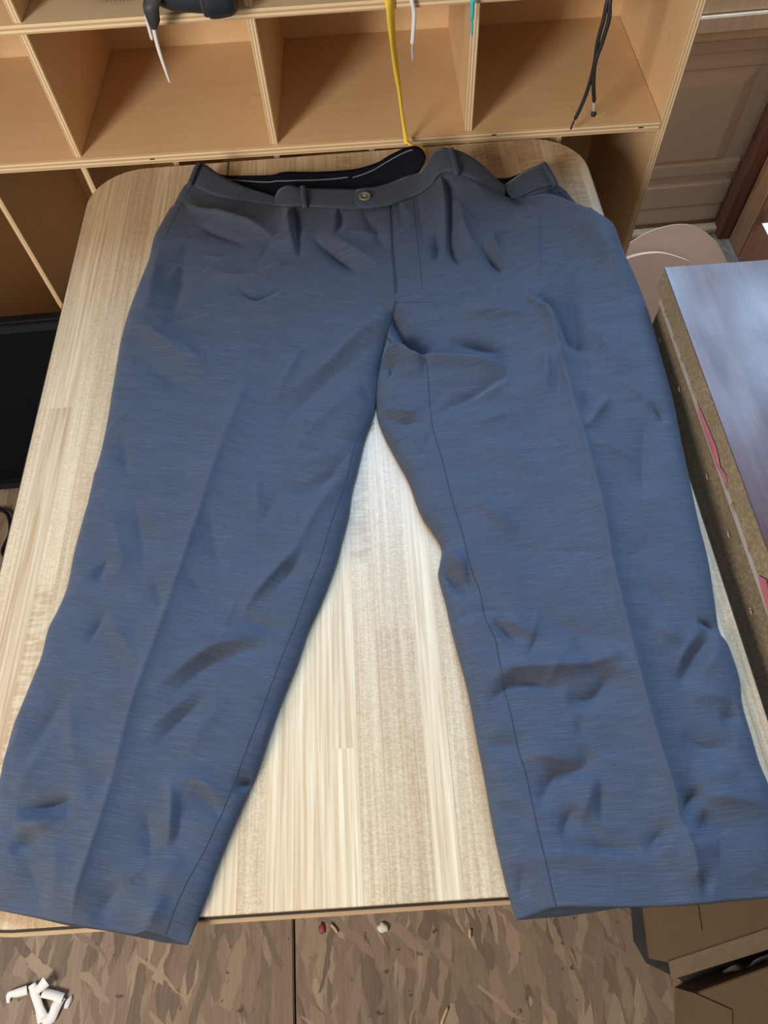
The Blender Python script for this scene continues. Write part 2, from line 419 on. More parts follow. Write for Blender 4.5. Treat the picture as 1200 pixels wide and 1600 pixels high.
# ------------------------------------------------------------------ trousers
tr = tag(empty('dress_trousers', (0, .55, TZ)), 'charcoal-blue wool dress trousers laid front side up across the table', 'trousers')
tr_inv = Matrix.Translation((0, -.55, -TZ))
def under(o):
    o.parent = tr; o.matrix_parent_inverse = tr_inv; return o
E_ = .004
# outlines in metres on the table (waist to hem)
L_out = [(-0.2589,1.0368), (-0.2709,1.0296), (-0.2882,0.9962), (-0.2961,0.9844), (-0.3087,0.9447), (-0.3142,0.9199), (-0.3173,0.873), (-0.3278,0.817), (-0.3362,0.7702), (-0.3417,0.7191), (-0.3434,0.6544), (-0.3438,0.6052), (-0.346,0.5456), (-0.3499,0.5051), (-0.3552,0.4485), (-0.3608,0.3946), (-0.3629,0.3477), (-0.3695,0.3196), (-0.3768,0.2978), (-0.3797,0.264), (-0.3882,0.2295), (-0.3961,0.1959), (-0.3993,0.1677), (-0.4003,0.1494), (-0.3997,0.114), (-0.3981,0.0721), (-0.397,0.0352)]
CENT = [(608,319,.022),(611,360,.024),(613,400,.024),(617,440,.022),(618,475,.02),(612,492,.02)]
L_in = [(0.0509,0.9375), (0.0487,0.875), (0.0459,0.8199), (0.0452,0.7696), (0.0425,0.728), (0.0352,0.7046), (0.0254,0.6745), (0.0157,0.6421), (0.0088,0.608), (0.0038,0.5753), (-0.0022,0.549), (-0.0152,0.5133), (-0.0266,0.4705), (-0.0354,0.4393), (-0.0409,0.408), (-0.0492,0.3782), (-0.0579,0.3479), (-0.0755,0.3035), (-0.0912,0.2708), (-0.1029,0.2384), (-0.1221,0.1929), (-0.1345,0.1595), (-0.1445,0.1317), (-0.1536,0.1118), (-0.171,0.0737), (-0.1831,0.0451), (-0.1904,0.025), (-0.2063,-0.0103)]
R_in = [(0.0509,0.9375), (0.0487,0.875), (0.0459,0.8199), (0.0452,0.7696), (0.0425,0.728), (0.0354,0.7086), (0.0256,0.6783), (0.0168,0.6452), (0.0079,0.6081), (0.0043,0.5816), (0.0035,0.5483), (0.0094,0.5195), (0.0209,0.4842), (0.0333,0.4484), (0.0405,0.4136), (0.046,0.3939), (0.0569,0.3708), (0.0622,0.3538), (0.0587,0.3363), (0.0551,0.324), (0.0557,0.3115), (0.059,0.286), (0.0616,0.2563), (0.0656,0.2242), (0.0694,0.1934), (0.071,0.1673), (0.0724,0.1328), (0.0742,0.1029), (0.0754,0.0632), (0.0778,0.0335), (0.0805,0.0076), (0.0843,-0.014)]
R_out = [(0.3098,0.9534), (0.323,0.937), (0.3358,0.9103), (0.3561,0.8688), (0.3684,0.8299), (0.3777,0.7818), (0.3843,0.7351), (0.3854,0.6838), (0.383,0.6391), (0.3797,0.5867), (0.3765,0.534), (0.3687,0.4702), (0.3626,0.4152), (0.3564,0.3595), (0.3525,0.311), (0.345,0.2643), (0.3391,0.228), (0.3434,0.2101), (0.3436,0.1784), (0.3379,0.1517), (0.3368,0.1219), (0.3359,0.0957), (0.3375,0.0759), (0.3346,0.0472), (0.3291,0.0158), (0.3239,-0.0142)]
L_top = [(-0.2567,1.0279,0.766), (-0.237,1.0104,0.764), (-0.2184,1.0023,0.76), (-0.1652,0.9848,0.756), (-0.1249,0.9699,0.756), (-0.1042,0.9572,0.761), (-0.0893,0.9523,0.762), (-0.0549,0.946,0.762), (-0.0013,0.9357,0.762), (0.0509,0.9375,0.762)]
R_top = [(0.0509,0.9375,0.762), (0.0834,0.9486,0.764), (0.1035,0.9525,0.768), (0.1178,0.9577,0.776), (0.1269,0.9621,0.786), (0.1373,0.9611,0.792), (0.1504,0.9578,0.793), (0.1665,0.9535,0.788), (0.186,0.95,0.78), (0.2063,0.9489,0.768), (0.2215,0.9453,0.758), (0.2357,0.938,0.753), (0.2529,0.9402,0.753), (0.2819,0.9508,0.758), (0.3098,0.9534,0.76)]
L_hem = [(-0.397,0.0352,0.744), (-0.3775,0.0301,0.747), (-0.3428,0.0224,0.75), (-0.3074,0.0143,0.756), (-0.2706,0.006,0.752), (-0.2515,0.0021,0.752), (-0.2379,0.0036,0.756), (-0.2242,-0.0015,0.752), (-0.2129,-0.0068,0.747), (-0.2063,-0.0103,0.744)]
R_hem = [(0.0843,-0.014,0.744), (0.1016,-0.0099,0.75), (0.1181,-0.0064,0.756), (0.1408,-0.0079,0.758), (0.1626,-0.0099,0.758), (0.2067,-0.0129,0.756), (0.2408,-0.0132,0.76), (0.2748,-0.0133,0.752), (0.3043,-0.0137,0.748), (0.3239,-0.0142,0.744)]
# wrinkles: polyline, falloff left of travel, falloff right, height, exponent, end taper
WR = []
def wr(pts, a, b, amp, p=1.6, taper=1): WR.append((np.array(pts), a, b, amp, p, taper))
# pressed creases
wr([(-0.1581,0.6151), (-0.1788,0.5424), (-0.1966,0.4788), (-0.2219,0.3767), (-0.2455,0.2824), (-0.2613,0.2279), (-0.2718,0.1862), (-0.2775,0.1435), (-0.2895,0.0871), (-0.3092,0.0144)], .020, .020, .0085, 1, .25)
wr([(0.2398,0.6936), (0.2433,0.6402), (0.2437,0.5478), (0.2448,0.4781), (0.2454,0.3791), (0.2393,0.3068), (0.2386,0.2581), (0.2383,0.2057), (0.2377,0.1536), (0.2402,0.1049), (0.2426,0.0595), (0.2447,0.0247), (0.2435,-0.0133)], .014, .022, .0095, 1, .2)
wr([(-0.1788,0.5424), (-0.1966,0.4788), (-0.2219,0.3767), (-0.2455,0.2824), (-0.2613,0.2279), (-0.2718,0.1862), (-0.2775,0.1435), (-0.2895,0.0871), (-0.3092,0.0144)], .0035, .0035, .0013, 1, .3)
wr([(0.2433,0.6402), (0.2437,0.5478), (0.2448,0.4781), (0.2454,0.3791), (0.2393,0.3068), (0.2386,0.2581), (0.2383,0.2057), (0.2377,0.1536), (0.2402,0.1049), (0.2426,0.0595), (0.2447,0.0247), (0.2435,-0.0133)], .0035, .0035, .0016, 1, .2)
# left half, hip
wr([(-0.0936,0.9617), (-0.0917,0.9018), (-0.0882,0.8311)], .007, .005, -.0075)
wr([(-0.1067,0.9589), (-0.1015,0.8958), (-0.0956,0.8389)], .012, .012, .005)
wr([(-0.2807,0.9905), (-0.231,0.9456), (-0.1678,0.9149), (-0.1067,0.8569)], .018, .009, .0065, 1.4)
wr([(-0.254,0.9308), (-0.2035,0.8978), (-0.1545,0.8631)], .012, .012, -.004)
wr([(-0.0681,0.8757), (-0.0407,0.84), (-0.0015,0.7866)], .008, .012, -.0065)
wr([(-0.06,0.8874), (-0.0215,0.8457), (0.0315,0.7956)], .016, .010, .004)
wr([(-0.1756,0.7879), (-0.1522,0.7556), (-0.1121,0.776), (-0.0874,0.7755)], .006, .006, -.0035)
wr([(-0.1716,0.7694), (-0.1484,0.7414), (-0.1077,0.7589)], .010, .010, .003)
wr([(-0.229,0.8236), (-0.1815,0.8003), (-0.137,0.8039), (-0.1024,0.8261)], .010, .010, .004)
wr([(-0.2548,0.8946), (-0.2616,0.8197), (-0.2684,0.7195)], .022, .022, -.006)
wr([(-0.2948,0.8857), (-0.2983,0.8112), (-0.3063,0.724)], .016, .016, .004)
wr([(-0.0306,0.9608), (-0.0248,0.9148), (-0.0317,0.8723)], .008, .008, -.0045)
wr([(0.0081,0.9402), (0.0236,0.8792), (0.0406,0.828)], .010, .010, -.003)
wr([(-0.3304,0.7415), (-0.2752,0.6907), (-0.2215,0.6355)], .020, .012, .007)
wr([(-0.3134,0.6778), (-0.2618,0.627), (-0.201,0.59)], .018, .018, -.0045)
wr([(-0.1884,0.7218), (-0.1259,0.7386), (-0.0444,0.7535), (0.0178,0.7358)], .020, .018, .004)
wr([(0.0353,0.709), (-0.0131,0.671), (-0.067,0.6154), (-0.1261,0.5774)], .012, .012, .0055)
wr([(0.0218,0.6726), (-0.0284,0.6274), (-0.0933,0.5654), (-0.1302,0.5095)], .013, .016, -.005)
wr([(0.0082,0.6067), (-0.0443,0.5598), (-0.0945,0.5056), (-0.1186,0.4522)], .016, .016, .005)
wr([(-0.0827,0.6677), (-0.1093,0.6094), (-0.1261,0.5691)], .008, .012, .004)
wr([(-0.0301,0.4938), (-0.0743,0.443), (-0.114,0.4481)], .009, .012, -.0055)
wr([(-0.0373,0.4618), (-0.0738,0.4121), (-0.1047,0.3544), (-0.1193,0.3328)], .012, .009, .006)
wr([(-0.1433,0.4621), (-0.1461,0.4371), (-0.1398,0.406)], .012, .008, .004)
wr([(-0.1412,0.3934), (-0.1301,0.4179), (-0.1148,0.4428)], .012, .012, -.003)
wr([(-0.2063,0.4363), (-0.1942,0.3821), (-0.1823,0.3367)], .012, .016, -.004)
wr([(-0.294,0.4526), (-0.2798,0.3991), (-0.269,0.3452)], .014, .014, -.005)
wr([(-0.3194,0.4464), (-0.3045,0.3932), (-0.2923,0.3475)], .014, .014, .003)
wr([(-0.322,0.5553), (-0.3117,0.5196), (-0.3014,0.4807)], .010, .016, -.005)
# left lower leg
wr([(-0.3118,0.3791), (-0.3191,0.3604), (-0.3263,0.3422)], .010, .010, -.006)
wr([(-0.3082,0.3106), (-0.3178,0.2915), (-0.3271,0.2721)], .009, .009, -.006)
wr([(-0.2614,0.3484), (-0.2527,0.3204), (-0.245,0.2949)], .010, .010, -.005)
wr([(-0.309,0.3054), (-0.2883,0.2756), (-0.2669,0.2455)], .014, .010, .005)
wr([(-0.0979,0.3658), (-0.1142,0.3457), (-0.1314,0.3262), (-0.1476,0.3079), (-0.1612,0.2898)], .007, .012, .0085, 1.3)
wr([(-0.0915,0.3595), (-0.1085,0.3333), (-0.1264,0.3135)], .007, .009, -.004)
wr([(-0.1591,0.2867), (-0.1368,0.2758), (-0.1114,0.269)], .008, .010, -.005)
wr([(-0.1347,0.2641), (-0.1844,0.2574), (-0.2147,0.2407), (-0.25,0.2129)], .010, .014, .008, 1.4)
wr([(-0.1299,0.2523), (-0.1805,0.2444), (-0.2067,0.229), (-0.238,0.2026)], .009, .012, -.007, 1.6)
wr([(-0.1904,0.2081), (-0.2174,0.1865), (-0.2456,0.1602)], .010, .010, -.007)
wr([(-0.2006,0.2137), (-0.227,0.1951), (-0.2537,0.172)], .009, .012, .004)
wr([(-0.1724,0.1999), (-0.1973,0.1733), (-0.2147,0.1441)], .014, .016, .004)
wr([(-0.3311,0.2363), (-0.359,0.1889), (-0.3809,0.1524)], .016, .016, -.007)
wr([(-0.3382,0.2248), (-0.3286,0.1849), (-0.3197,0.1442)], .014, .012, .004)
wr([(-0.3427,0.1799), (-0.3636,0.1509), (-0.3743,0.1224)], .012, .012, .004)
wr([(-0.3724,0.1119), (-0.3463,0.1143), (-0.3157,0.1198)], .008, .007, -.010, 1.6)
wr([(-0.3744,0.1031), (-0.3456,0.0984), (-0.3223,0.1055)], .010, .009, .008, 1.5)
wr([(-0.3449,0.0939), (-0.3587,0.0862), (-0.3719,0.0765)], .010, .010, -.006)
wr([(-0.3586,0.0684), (-0.3425,0.0436), (-0.3425,0.0259)], .016, .016, -.005)
wr([(-0.3314,0.0851), (-0.3235,0.0524), (-0.3275,0.0222)], .014, .014, .0045)
wr([(-0.2314,0.1325), (-0.2241,0.1166), (-0.2226,0.0955), (-0.2254,0.0678)], .014, .006, .0075, 1.5)
wr([(-0.2167,0.1172), (-0.2151,0.0921), (-0.2181,0.065)], .012, .008, -.005)
wr([(-0.2312,0.1289), (-0.198,0.1243), (-0.1724,0.102)], .012, .008, .006)
wr([(-0.2067,0.114), (-0.1845,0.0996), (-0.1778,0.0834)], .010, .010, -.004)
wr([(-0.1427,0.119), (-0.1526,0.1187), (-0.1649,0.1151)], .006, .006, -.009)
wr([(-0.2489,0.105), (-0.2429,0.0778), (-0.2394,0.0509)], .012, .012, -.005)
wr([(-0.2611,0.0454), (-0.2757,0.0307), (-0.2886,0.0142)], .012, .014, -.006)
wr([(-0.2094,0.059), (-0.2248,0.0445), (-0.24,0.038)], .014, .014, .004)
wr([(-0.2237,0.0291), (-0.2325,0.0173), (-0.2382,0.0045)], .012, .012, .006)
wr([(-0.3062,0.1224), (-0.2916,0.1299), (-0.2782,0.1496)], .016, .012, -.004)
# right half, hip and fly
wr([(0.1008,0.9736), (0.0955,0.9133), (0.0942,0.8279)], .010, .010, -.002)
wr([(0.1419,1.0225), (0.1335,0.9691), (0.1312,0.901), (0.1283,0.8303)], .016, .012, .017, 1.8)
wr([(0.1405,0.9525), (0.1353,0.8786), (0.1322,0.8161), (0.1425,0.7814)], .010, .006, -.015)
wr([(0.1513,0.9206), (0.1533,0.8619), (0.1652,0.8118)], .014, .012, .005)
wr([(0.1175,0.8667), (0.1108,0.8257), (0.1059,0.7993)], .008, .008, -.006)
wr([(0.1773,0.8307), (0.1857,0.7997), (0.198,0.7613)], .010, .009, -.010)
wr([(0.1951,0.8479), (0.1945,0.8202), (0.2021,0.7976)], .006, .008, .004)
wr([(0.1542,1.039), (0.175,1.0015), (0.2236,0.9549), (0.2629,0.9234), (0.2834,0.9025), (0.316,0.863), (0.3556,0.8156)], .022, .040, .016, 1.6, .4)
wr([(0.2421,0.9462), (0.2693,0.9316), (0.3048,0.9116), (0.3371,0.8805)], .012, .012, -.014)
wr([(0.2693,0.8897), (0.2521,0.8073), (0.2455,0.7425)], .008, .016, .003)
wr([(0.2939,0.8574), (0.3371,0.7962), (0.3643,0.7025)], .030, .030, .007)
wr([(0.1154,0.6908), (0.1723,0.6898), (0.2294,0.6757)], .018, .014, .007)
wr([(0.1061,0.6509), (0.1428,0.6374), (0.1738,0.6181)], .012, .012, -.008)
wr([(0.2278,0.7245), (0.2217,0.7104), (0.2354,0.6893), (0.2442,0.6668), (0.2471,0.625)], .014, .010, .011, 1.5)
wr([(0.2369,0.7159), (0.2516,0.6825), (0.259,0.6418), (0.2602,0.5991)], .012, .008, -.008)
wr([(0.2885,0.7498), (0.2793,0.6767), (0.2708,0.5978), (0.2629,0.5353)], .014, .014, -.0055)
wr([(0.3037,0.6502), (0.31,0.6042), (0.3318,0.5744)], .016, .016, .005)
# crotch
wr([(0.035,0.7164), (0.0438,0.6758), (0.0579,0.6419), (0.0791,0.6248)], .012, .008, -.0165, 1.6, .5)
wr([(0.0152,0.6323), (0.0293,0.6374), (0.0443,0.6333), (0.0556,0.6187), (0.0712,0.6146)], .009, .018, .014, 1.6, .5)
wr([(0.0613,0.6336), (0.0809,0.6179), (0.1343,0.6073), (0.1754,0.5916)], .008, .020, .011, 1.5, .6)
wr([(0.0231,0.6247), (0.0265,0.6045), (0.017,0.5906)], .006, .006, -.005)
wr([(0.1812,0.5866), (0.129,0.5588), (0.0969,0.5439), (0.0706,0.5267)], .010, .010, -.0075)
wr([(0.1807,0.5738), (0.143,0.5541), (0.1264,0.5406)], .008, .008, .005)
wr([(0.0039,0.5483), (0.0317,0.5411), (0.0656,0.5322)], .008, .008, .005)
wr([(0.0032,0.5382), (0.0344,0.5267), (0.066,0.5212)], .006, .010, -.006)
wr([(0.1752,0.523), (0.1453,0.5163), (0.1164,0.5097)], .008, .010, .0045)
wr([(0.2238,0.6233), (0.2218,0.5819), (0.2104,0.5392)], .010, .010, .006)
wr([(0.2411,0.6123), (0.2375,0.5694), (0.2226,0.5196)], .010, .010, -.005)
wr([(0.1999,0.5528), (0.2004,0.5122), (0.2086,0.4726)], .012, .012, -.004)
wr([(0.2933,0.5339), (0.2715,0.5092), (0.2499,0.4833)], .008, .010, .008, 1.4)
wr([(0.2651,0.5453), (0.257,0.5158), (0.2447,0.4955)], .008, .008, -.005)
wr([(0.3037,0.5639), (0.327,0.5331), (0.3474,0.4958)], .010, .010, .0055)
wr([(0.3372,0.5168), (0.3456,0.5009), (0.3443,0.4844)], .006, .006, -.006)
wr([(0.2498,0.4795), (0.2747,0.456), (0.3026,0.4382)], .010, .012, .005)
wr([(0.3282,0.4979), (0.3122,0.4427), (0.2956,0.3824)], .010, .014, -.005)
wr([(0.1594,0.5049), (0.1865,0.4797), (0.1957,0.446)], .014, .014, -.004)
wr([(0.1179,0.492), (0.1596,0.4591), (0.1889,0.4108)], .018, .018, .004)
wr([(0.102,0.4068), (0.1245,0.3831), (0.147,0.3591)], .016, .012, .006)
wr([(0.1123,0.3512), (0.1536,0.3389), (0.1887,0.3002)], .018, .018, -.004)
wr([(0.0078,0.4945), (0.0329,0.4272), (0.0483,0.3741)], .014, .014, .004)
# right lower leg
wr([(0.0554,0.3344), (0.0676,0.3121), (0.0843,0.2803)], .010, .010, -.0085)
wr([(0.0647,0.3519), (0.075,0.3309), (0.0885,0.3101)], .010, .010, .007)
wr([(0.0862,0.3298), (0.0874,0.3025), (0.0891,0.2798)], .006, .006, -.004)
wr([(0.1298,0.2833), (0.1653,0.2529), (0.196,0.2316), (0.2377,0.2166)], .016, .012, -.0045)
wr([(0.1051,0.2586), (0.1151,0.2448), (0.1245,0.2285)], .008, .008, -.006)
wr([(0.1166,0.2618), (0.1317,0.2468), (0.1462,0.2377)], .008, .008, .005)
wr([(0.147,0.2348), (0.1364,0.2205), (0.1297,0.213)], .006, .006, -.004)
wr([(0.0853,0.1897), (0.106,0.2011), (0.1219,0.2056), (0.1657,0.2016), (0.2077,0.2044), (0.2396,0.2137)], .014, .010, .0095, 1.5)
wr([(0.0828,0.1687), (0.1105,0.1888), (0.1343,0.1912), (0.167,0.1791)], .008, .010, -.0085)
wr([(0.1633,0.1678), (0.1906,0.1692), (0.2064,0.182), (0.2209,0.1939)], .010, .010, -.009)
wr([(0.1711,0.1533), (0.1716,0.1408), (0.1671,0.1291)], .008, .008, -.003)
wr([(0.2629,0.2365), (0.28,0.2258), (0.2893,0.2118)], .012, .012, .006)
wr([(0.329,0.2246), (0.2996,0.1973), (0.2749,0.1706)], .009, .012, -.011, 1.5)
wr([(0.3203,0.2311), (0.292,0.2074), (0.2757,0.1822)], .009, .010, .006)
wr([(0.3338,0.2104), (0.3182,0.1983), (0.2996,0.1801)], .012, .012, .005)
wr([(0.3133,0.2367), (0.3257,0.2334), (0.3342,0.2241)], .006, .008, -.006)
wr([(0.3291,0.1404), (0.3186,0.1389), (0.3056,0.1376)], .010, .010, -.005)
wr([(0.2806,0.1592), (0.3032,0.1604), (0.3229,0.1523)], .012, .012, .004)
wr([(0.1103,0.1244), (0.1384,0.116), (0.1648,0.1067)], .016, .008, .006)
wr([(0.1738,0.1255), (0.1693,0.1052), (0.14,0.0995), (0.1167,0.0722)], .008, .010, -.0075)
wr([(0.1802,0.0938), (0.1766,0.0733), (0.1731,0.0533)], .008, .008, -.005)
wr([(0.1525,0.0725), (0.1421,0.0597), (0.1349,0.0447)], .010, .008, -.006)
wr([(0.1752,0.0988), (0.1637,0.0771), (0.1531,0.056)], .010, .010, .005)
wr([(0.2341,0.0504), (0.2198,0.0388), (0.2054,0.0285)], .009, .009, -.0075)
wr([(0.2363,0.0438), (0.224,0.0332), (0.2107,0.0223)], .009, .009, .0045)
wr([(0.0953,0.0322), (0.1339,0.0343), (0.1789,0.0285), (0.2148,0.0205)], .006, .014, .0045, 1.4)
wr([(0.1323,0.0407), (0.1747,0.0351), (0.2077,0.0283)], .008, .008, -.004)
wr([(0.2721,0.0769), (0.2513,0.0631), (0.2417,0.0402)], .008, .008, -.0085)
wr([(0.2636,0.0687), (0.2899,0.0687), (0.3254,0.058)], .010, .014, .007)
wr([(0.2703,0.0593), (0.263,0.0469), (0.2561,0.0358)], .007, .007, -.006)
wr([(0.2462,0.0377), (0.2597,0.0287), (0.2702,0.0253)], .010, .010, .004)
wr([(0.2438,0.01), (0.2484,0.0026), (0.2565,-0.004)], .009, .010, -.004)
wr([(0.2648,0.1265), (0.2855,0.1127), (0.3163,0.113)], .012, .012, -.005)
wr([(0.2692,0.0995), (0.2865,0.0865), (0.3088,0.0903)], .012, .012, .004)
wr([(0.0706,0.1375), (0.0979,0.1321), (0.123,0.1329)], .010, .012, -.004)
wr([(0.0775,0.0816), (0.0939,0.0719), (0.1086,0.0543)], .012, .012, -.0035)
wr([(0.0982,0.0289), (0.0927,0.014), (0.0884,-0.0006)], .010, .010, -.004)

# faint short creases scattered over the cloth
rr = random.Random(21)
for k in range(150):
    yy = rr.uniform(.03, 1.08); xx = rr.uniform(-.42, .42); a = rr.choice((rr.uniform(-.5, .5), rr.uniform(.6, 1.2), rr.uniform(-1.2, -.6)))
    L_ = rr.uniform(.02, .05); c_ = rr.uniform(-.010, .010); dx, dy = math.cos(a), math.sin(a)
    w_ = rr.uniform(.004, .011); amp_ = rr.choice((1, 1, -1))*rr.uniform(.0010, .0026)*(w_/.008)
    wr([(xx-dx*L_, yy-dy*L_), (xx-dy*c_, yy+dx*c_), (xx+dx*L_, yy+dy*L_)], w_*rr.uniform(.6, 1.5), w_, amp_)
def wrinkle_height(X, Y):
    H = np.zeros_like(X)
    for pts, a, b, amp, p, taper in WR:
        P_ = crom(pts, 14); w = max(a, b)*(5 if p <= 1.2 else 3)
        lo = P_.min(0)-w; hi = P_.max(0)+w
        m = (X > lo[0]) & (X < hi[0]) & (Y > lo[1]) & (Y < hi[1])
        if not m.any(): continue
        x = X[m]; y = Y[m]; best = np.full(x.shape, 1e9); sd = np.zeros_like(x); tt = np.zeros_like(x); n = len(P_)-1
        for k in range(n):
            d = P_[k+1]-P_[k]; L = d@d+1e-12
            t = np.clip(((x-P_[k, 0])*d[0]+(y-P_[k, 1])*d[1])/L, 0, 1)
            ex = x-P_[k, 0]-t*d[0]; ey = y-P_[k, 1]-t*d[1]; q = np.hypot(ex, ey)
            u = q < best; best[u] = q[u]; sd[u] = (d[0]*ey-d[1]*ex)[u]; tt[u] = ((k+t)/n)[u]
        ww = np.where(sd > 0, a, b)
        prof = np.exp(-1.25*(np.sqrt((best/ww)**2+.05)-.2236))
        prof *= np.clip(1-(best/(ww*3.0)), 0, 1)**.5
        if p <= 1.2: prof = np.exp(-np.sqrt((best/ww)**2+.004)+.06)
        e = np.clip(np.minimum(tt, 1-tt)/(.5*taper+1e-6), 0, 1)
        if taper < .5: e = np.where(tt > .5, 1, e)
        boost = 1.25+(.95 if abs(amp) < .010 else .25)*np.clip((y-.52)/.3, 0, 1)
        H[m] += boost*amp*prof*np.sin(e*np.pi/2)
    return H
Y_CROTCH = L_in[5][1]
def panel(name, left, right, top, hem, inner, nc=230, nr=460):
    """Coons patch between four outlines; inner = which side is the centre seam ('L' or 'R')"""
    Lc = crom(left, nr); Rc = crom(right, nr); Tc = crom([p[:2] for p in top], 400); Bc = crom([p[:2] for p in hem], 400)
    s = np.linspace(0, 1, nc); s = .6*s+.4*(.5-.5*np.cos(np.pi*s)); v = np.linspace(0, 1, nr)
    T_ = np.stack([np.interp(s, np.linspace(0, 1, 400), Tc[:, k]) for k in (0, 1)], 1)
    B_ = np.stack([np.interp(s, np.linspace(0, 1, 400), Bc[:, k]) for k in (0, 1)], 1)
    S = s[None, :, None]; V = v[:, None, None]
    P_ = (1-S)*Lc[:, None]+S*Rc[:, None]
    # blend the top and hem outlines in locally
    k0 = np.exp(-(V/.10)**2); k1 = np.exp(-((1-V)/.06)**2)
    P_ = P_+k0*(T_-((1-s)[:, None]*Lc[0]+s[:, None]*Rc[0]))[None]+k1*(B_-((1-s)[:, None]*Lc[-1]+s[:, None]*Rc[-1]))[None]
    X, Y = P_[..., 0], P_[..., 1]
    width = np.linalg.norm(Rc-Lc, axis=1)[:, None]
    dl = s[None]*width; dr = (1-s)[None]*width
    puff = np.interp(Y, [0., .15, .45, .7, .85, 1.0, 1.1], [.013, .0155, .019, .021, .023, .024, .021])
    def prof(d, w): q = np.clip(d/w, 0, 1); return np.sqrt(np.clip(1-(1-q)**2.4, 0, 1))
    wo = .034
    blend = np.clip((Y-(Y_CROTCH-.045))/.055, 0, 1); blend = blend*blend*(3-2*blend)
    if inner == 'R': eo, ei = prof(dl, wo), prof(dr, .03)
    else: eo, ei = prof(dr, wo), prof(dl, .03)
    ei = ei*(1-blend)+blend
    e = eo*ei
    H = .003+puff*e+wrinkle_height(X, Y)*np.clip(e*1.25, 0, 1)
    # match the authored heights of the top and hem outlines
    ht = np.interp(s, np.linspace(0, 1, 400), crom(top, 400)[:, 2])-TZ; hb = np.interp(s, np.linspace(0, 1, 400), crom(hem, 400)[:, 2])-TZ
    kt = np.exp(-(v/.05)**2)[:, None]; kb = np.exp(-((1-v)/.02)**2)[:, None]
    H = H+kt*(ht[None]-H[0][None])+kb*(hb[None]-H[-1][None])
    H = np.maximum(H, .0028)
    pts = np.stack([X, Y, TZ+H], 2)
    uv = np.stack([np.broadcast_to((s-.5)[None]*.36, X.shape), np.broadcast_to((1-v)[:, None]*1.1, X.shape)], 2)
    if inner == 'L': uv[..., 0] += .5
    o = grid_mesh(name, pts, M['wool'], None, uv, solid=.0009, offset=0)
    return under(o), pts
pl_o, pl_pts = panel('front_leg', L_out, L_in, L_top, L_hem, 'R')
pr_o, pr_pts = panel('front_leg', R_in, R_out, R_top, R_hem, 'L')
trees = []
for o in (pl_o, pr_o):
    me = o.data; trees.append(BVHTree.FromPolygons([v.co[:] for v in me.vertices], [p.vertices[:] for p in me.polygons]))
def zat(x, y, default=TZ+.004):
    z = -1
    for t in trees:
        h = t.ray_cast(Vector((x, y, TZ+.3)), Vector((0, 0, -1)))[0]
        if h is not None: z = max(z, h.z)
    return z if z > 0 else default
def drape(name, pts, w, off, mat, n=None, thick=.0006):
    p = crom(pts, n or max(12, int(sum(np.linalg.norm(np.diff(np.array(pts), axis=0), axis=1))/.004)))
    t = np.gradient(p, axis=0); t /= np.linalg.norm(t, axis=1)[:, None]; s = np.stack([-t[:, 1], t[:, 0]], 1)
    rows = []
    for k in range(len(p)):
        a = p[k]-s[k]*w/2; b = p[k]+s[k]*w/2; z = zat(*p[k]); za = zat(*a, z); zb = zat(*b, z)
        if abs(za-z) > .004: za = z
        if abs(zb-z) > .004: zb = z
        rows.append([(a[0], a[1], za+off-thick), (a[0], a[1], za+off), (p[k][0], p[k][1], z+off+.0002), (b[0], b[1], zb+off), (b[0], b[1], zb+off-thick)])
    return under(grid_mesh(name, np.array(rows), mat))
# back of the garment, flat on the table
hl = [(-0.3831,0.0306), (-0.3465,0.0217), (-0.3132,0.0126), (-0.2743,0.0051), (-0.2485,-0.0013), (-0.2269,-0.0069)]
hr = [(0.1059,-0.0142), (0.1257,-0.0143), (0.1514,-0.0134), (0.1744,-0.0117), (0.2107,-0.0138), (0.2465,-0.0149), (0.2783,-0.0145), (0.3065,-0.0147)]
tl_ = [(0.0611,1.0194), (0.0078,1.0269), (-0.1062,1.0397), (-0.2005,1.0564), (-0.2451,1.0765)]
tr_ = [(0.3057,1.001), (0.2703,0.9866), (0.2394,0.9845), (0.1509,1.0099), (0.1056,1.0196), (0.0611,1.0194)]
for outl in (list(map(tuple, crom(L_out, 120)))+hl+list(map(tuple, crom(L_in, 120)[::-1]))+tl_, list(map(tuple, crom(R_in, 120)))+hr+list(map(tuple, crom(R_out, 120)[::-1]))+tr_):
    bm = bmesh.new(); f = bm.faces.new([bm.verts.new((x, y, TZ+.0022)) for x, y in outl]); bmesh.ops.triangulate(bm, faces=[f])
    bmesh.ops.recalc_face_normals(bm, faces=bm.faces)
    me = bpy.data.meshes.new('back_leg'); bm.to_mesh(me); bm.free()
    l_ = me.uv_layers.new(name='uv')
    for lp in me.loops: c = me.vertices[lp.vertex_index].co; l_.data[lp.index].uv = (c.x, c.y)
    bo = under(link('back_leg', me, M['wool'])); sm = bo.modifiers.new('thickness', 'SOLIDIFY'); sm.thickness = .001; sm.offset = 0

def strip(name, top, bot, mat, nc=7, n=120, bulge=.0015, solid=.0016):
    a = crom(top, n); b = crom(bot, n); t = np.linspace(0, 1, nc)[None, :, None]
    p = a[:, None]*(1-t)+b[:, None]*t; p[..., 2] += bulge*np.sin(np.pi*t[..., 0])
    uv = np.stack([np.broadcast_to(np.linspace(0, .5, n)[:, None], p.shape[:2]), np.broadcast_to(t[..., 0]*.035, p.shape[:2])], 2)
    return under(grid_mesh(name, p, mat, None, uv, solid=solid, offset=0))
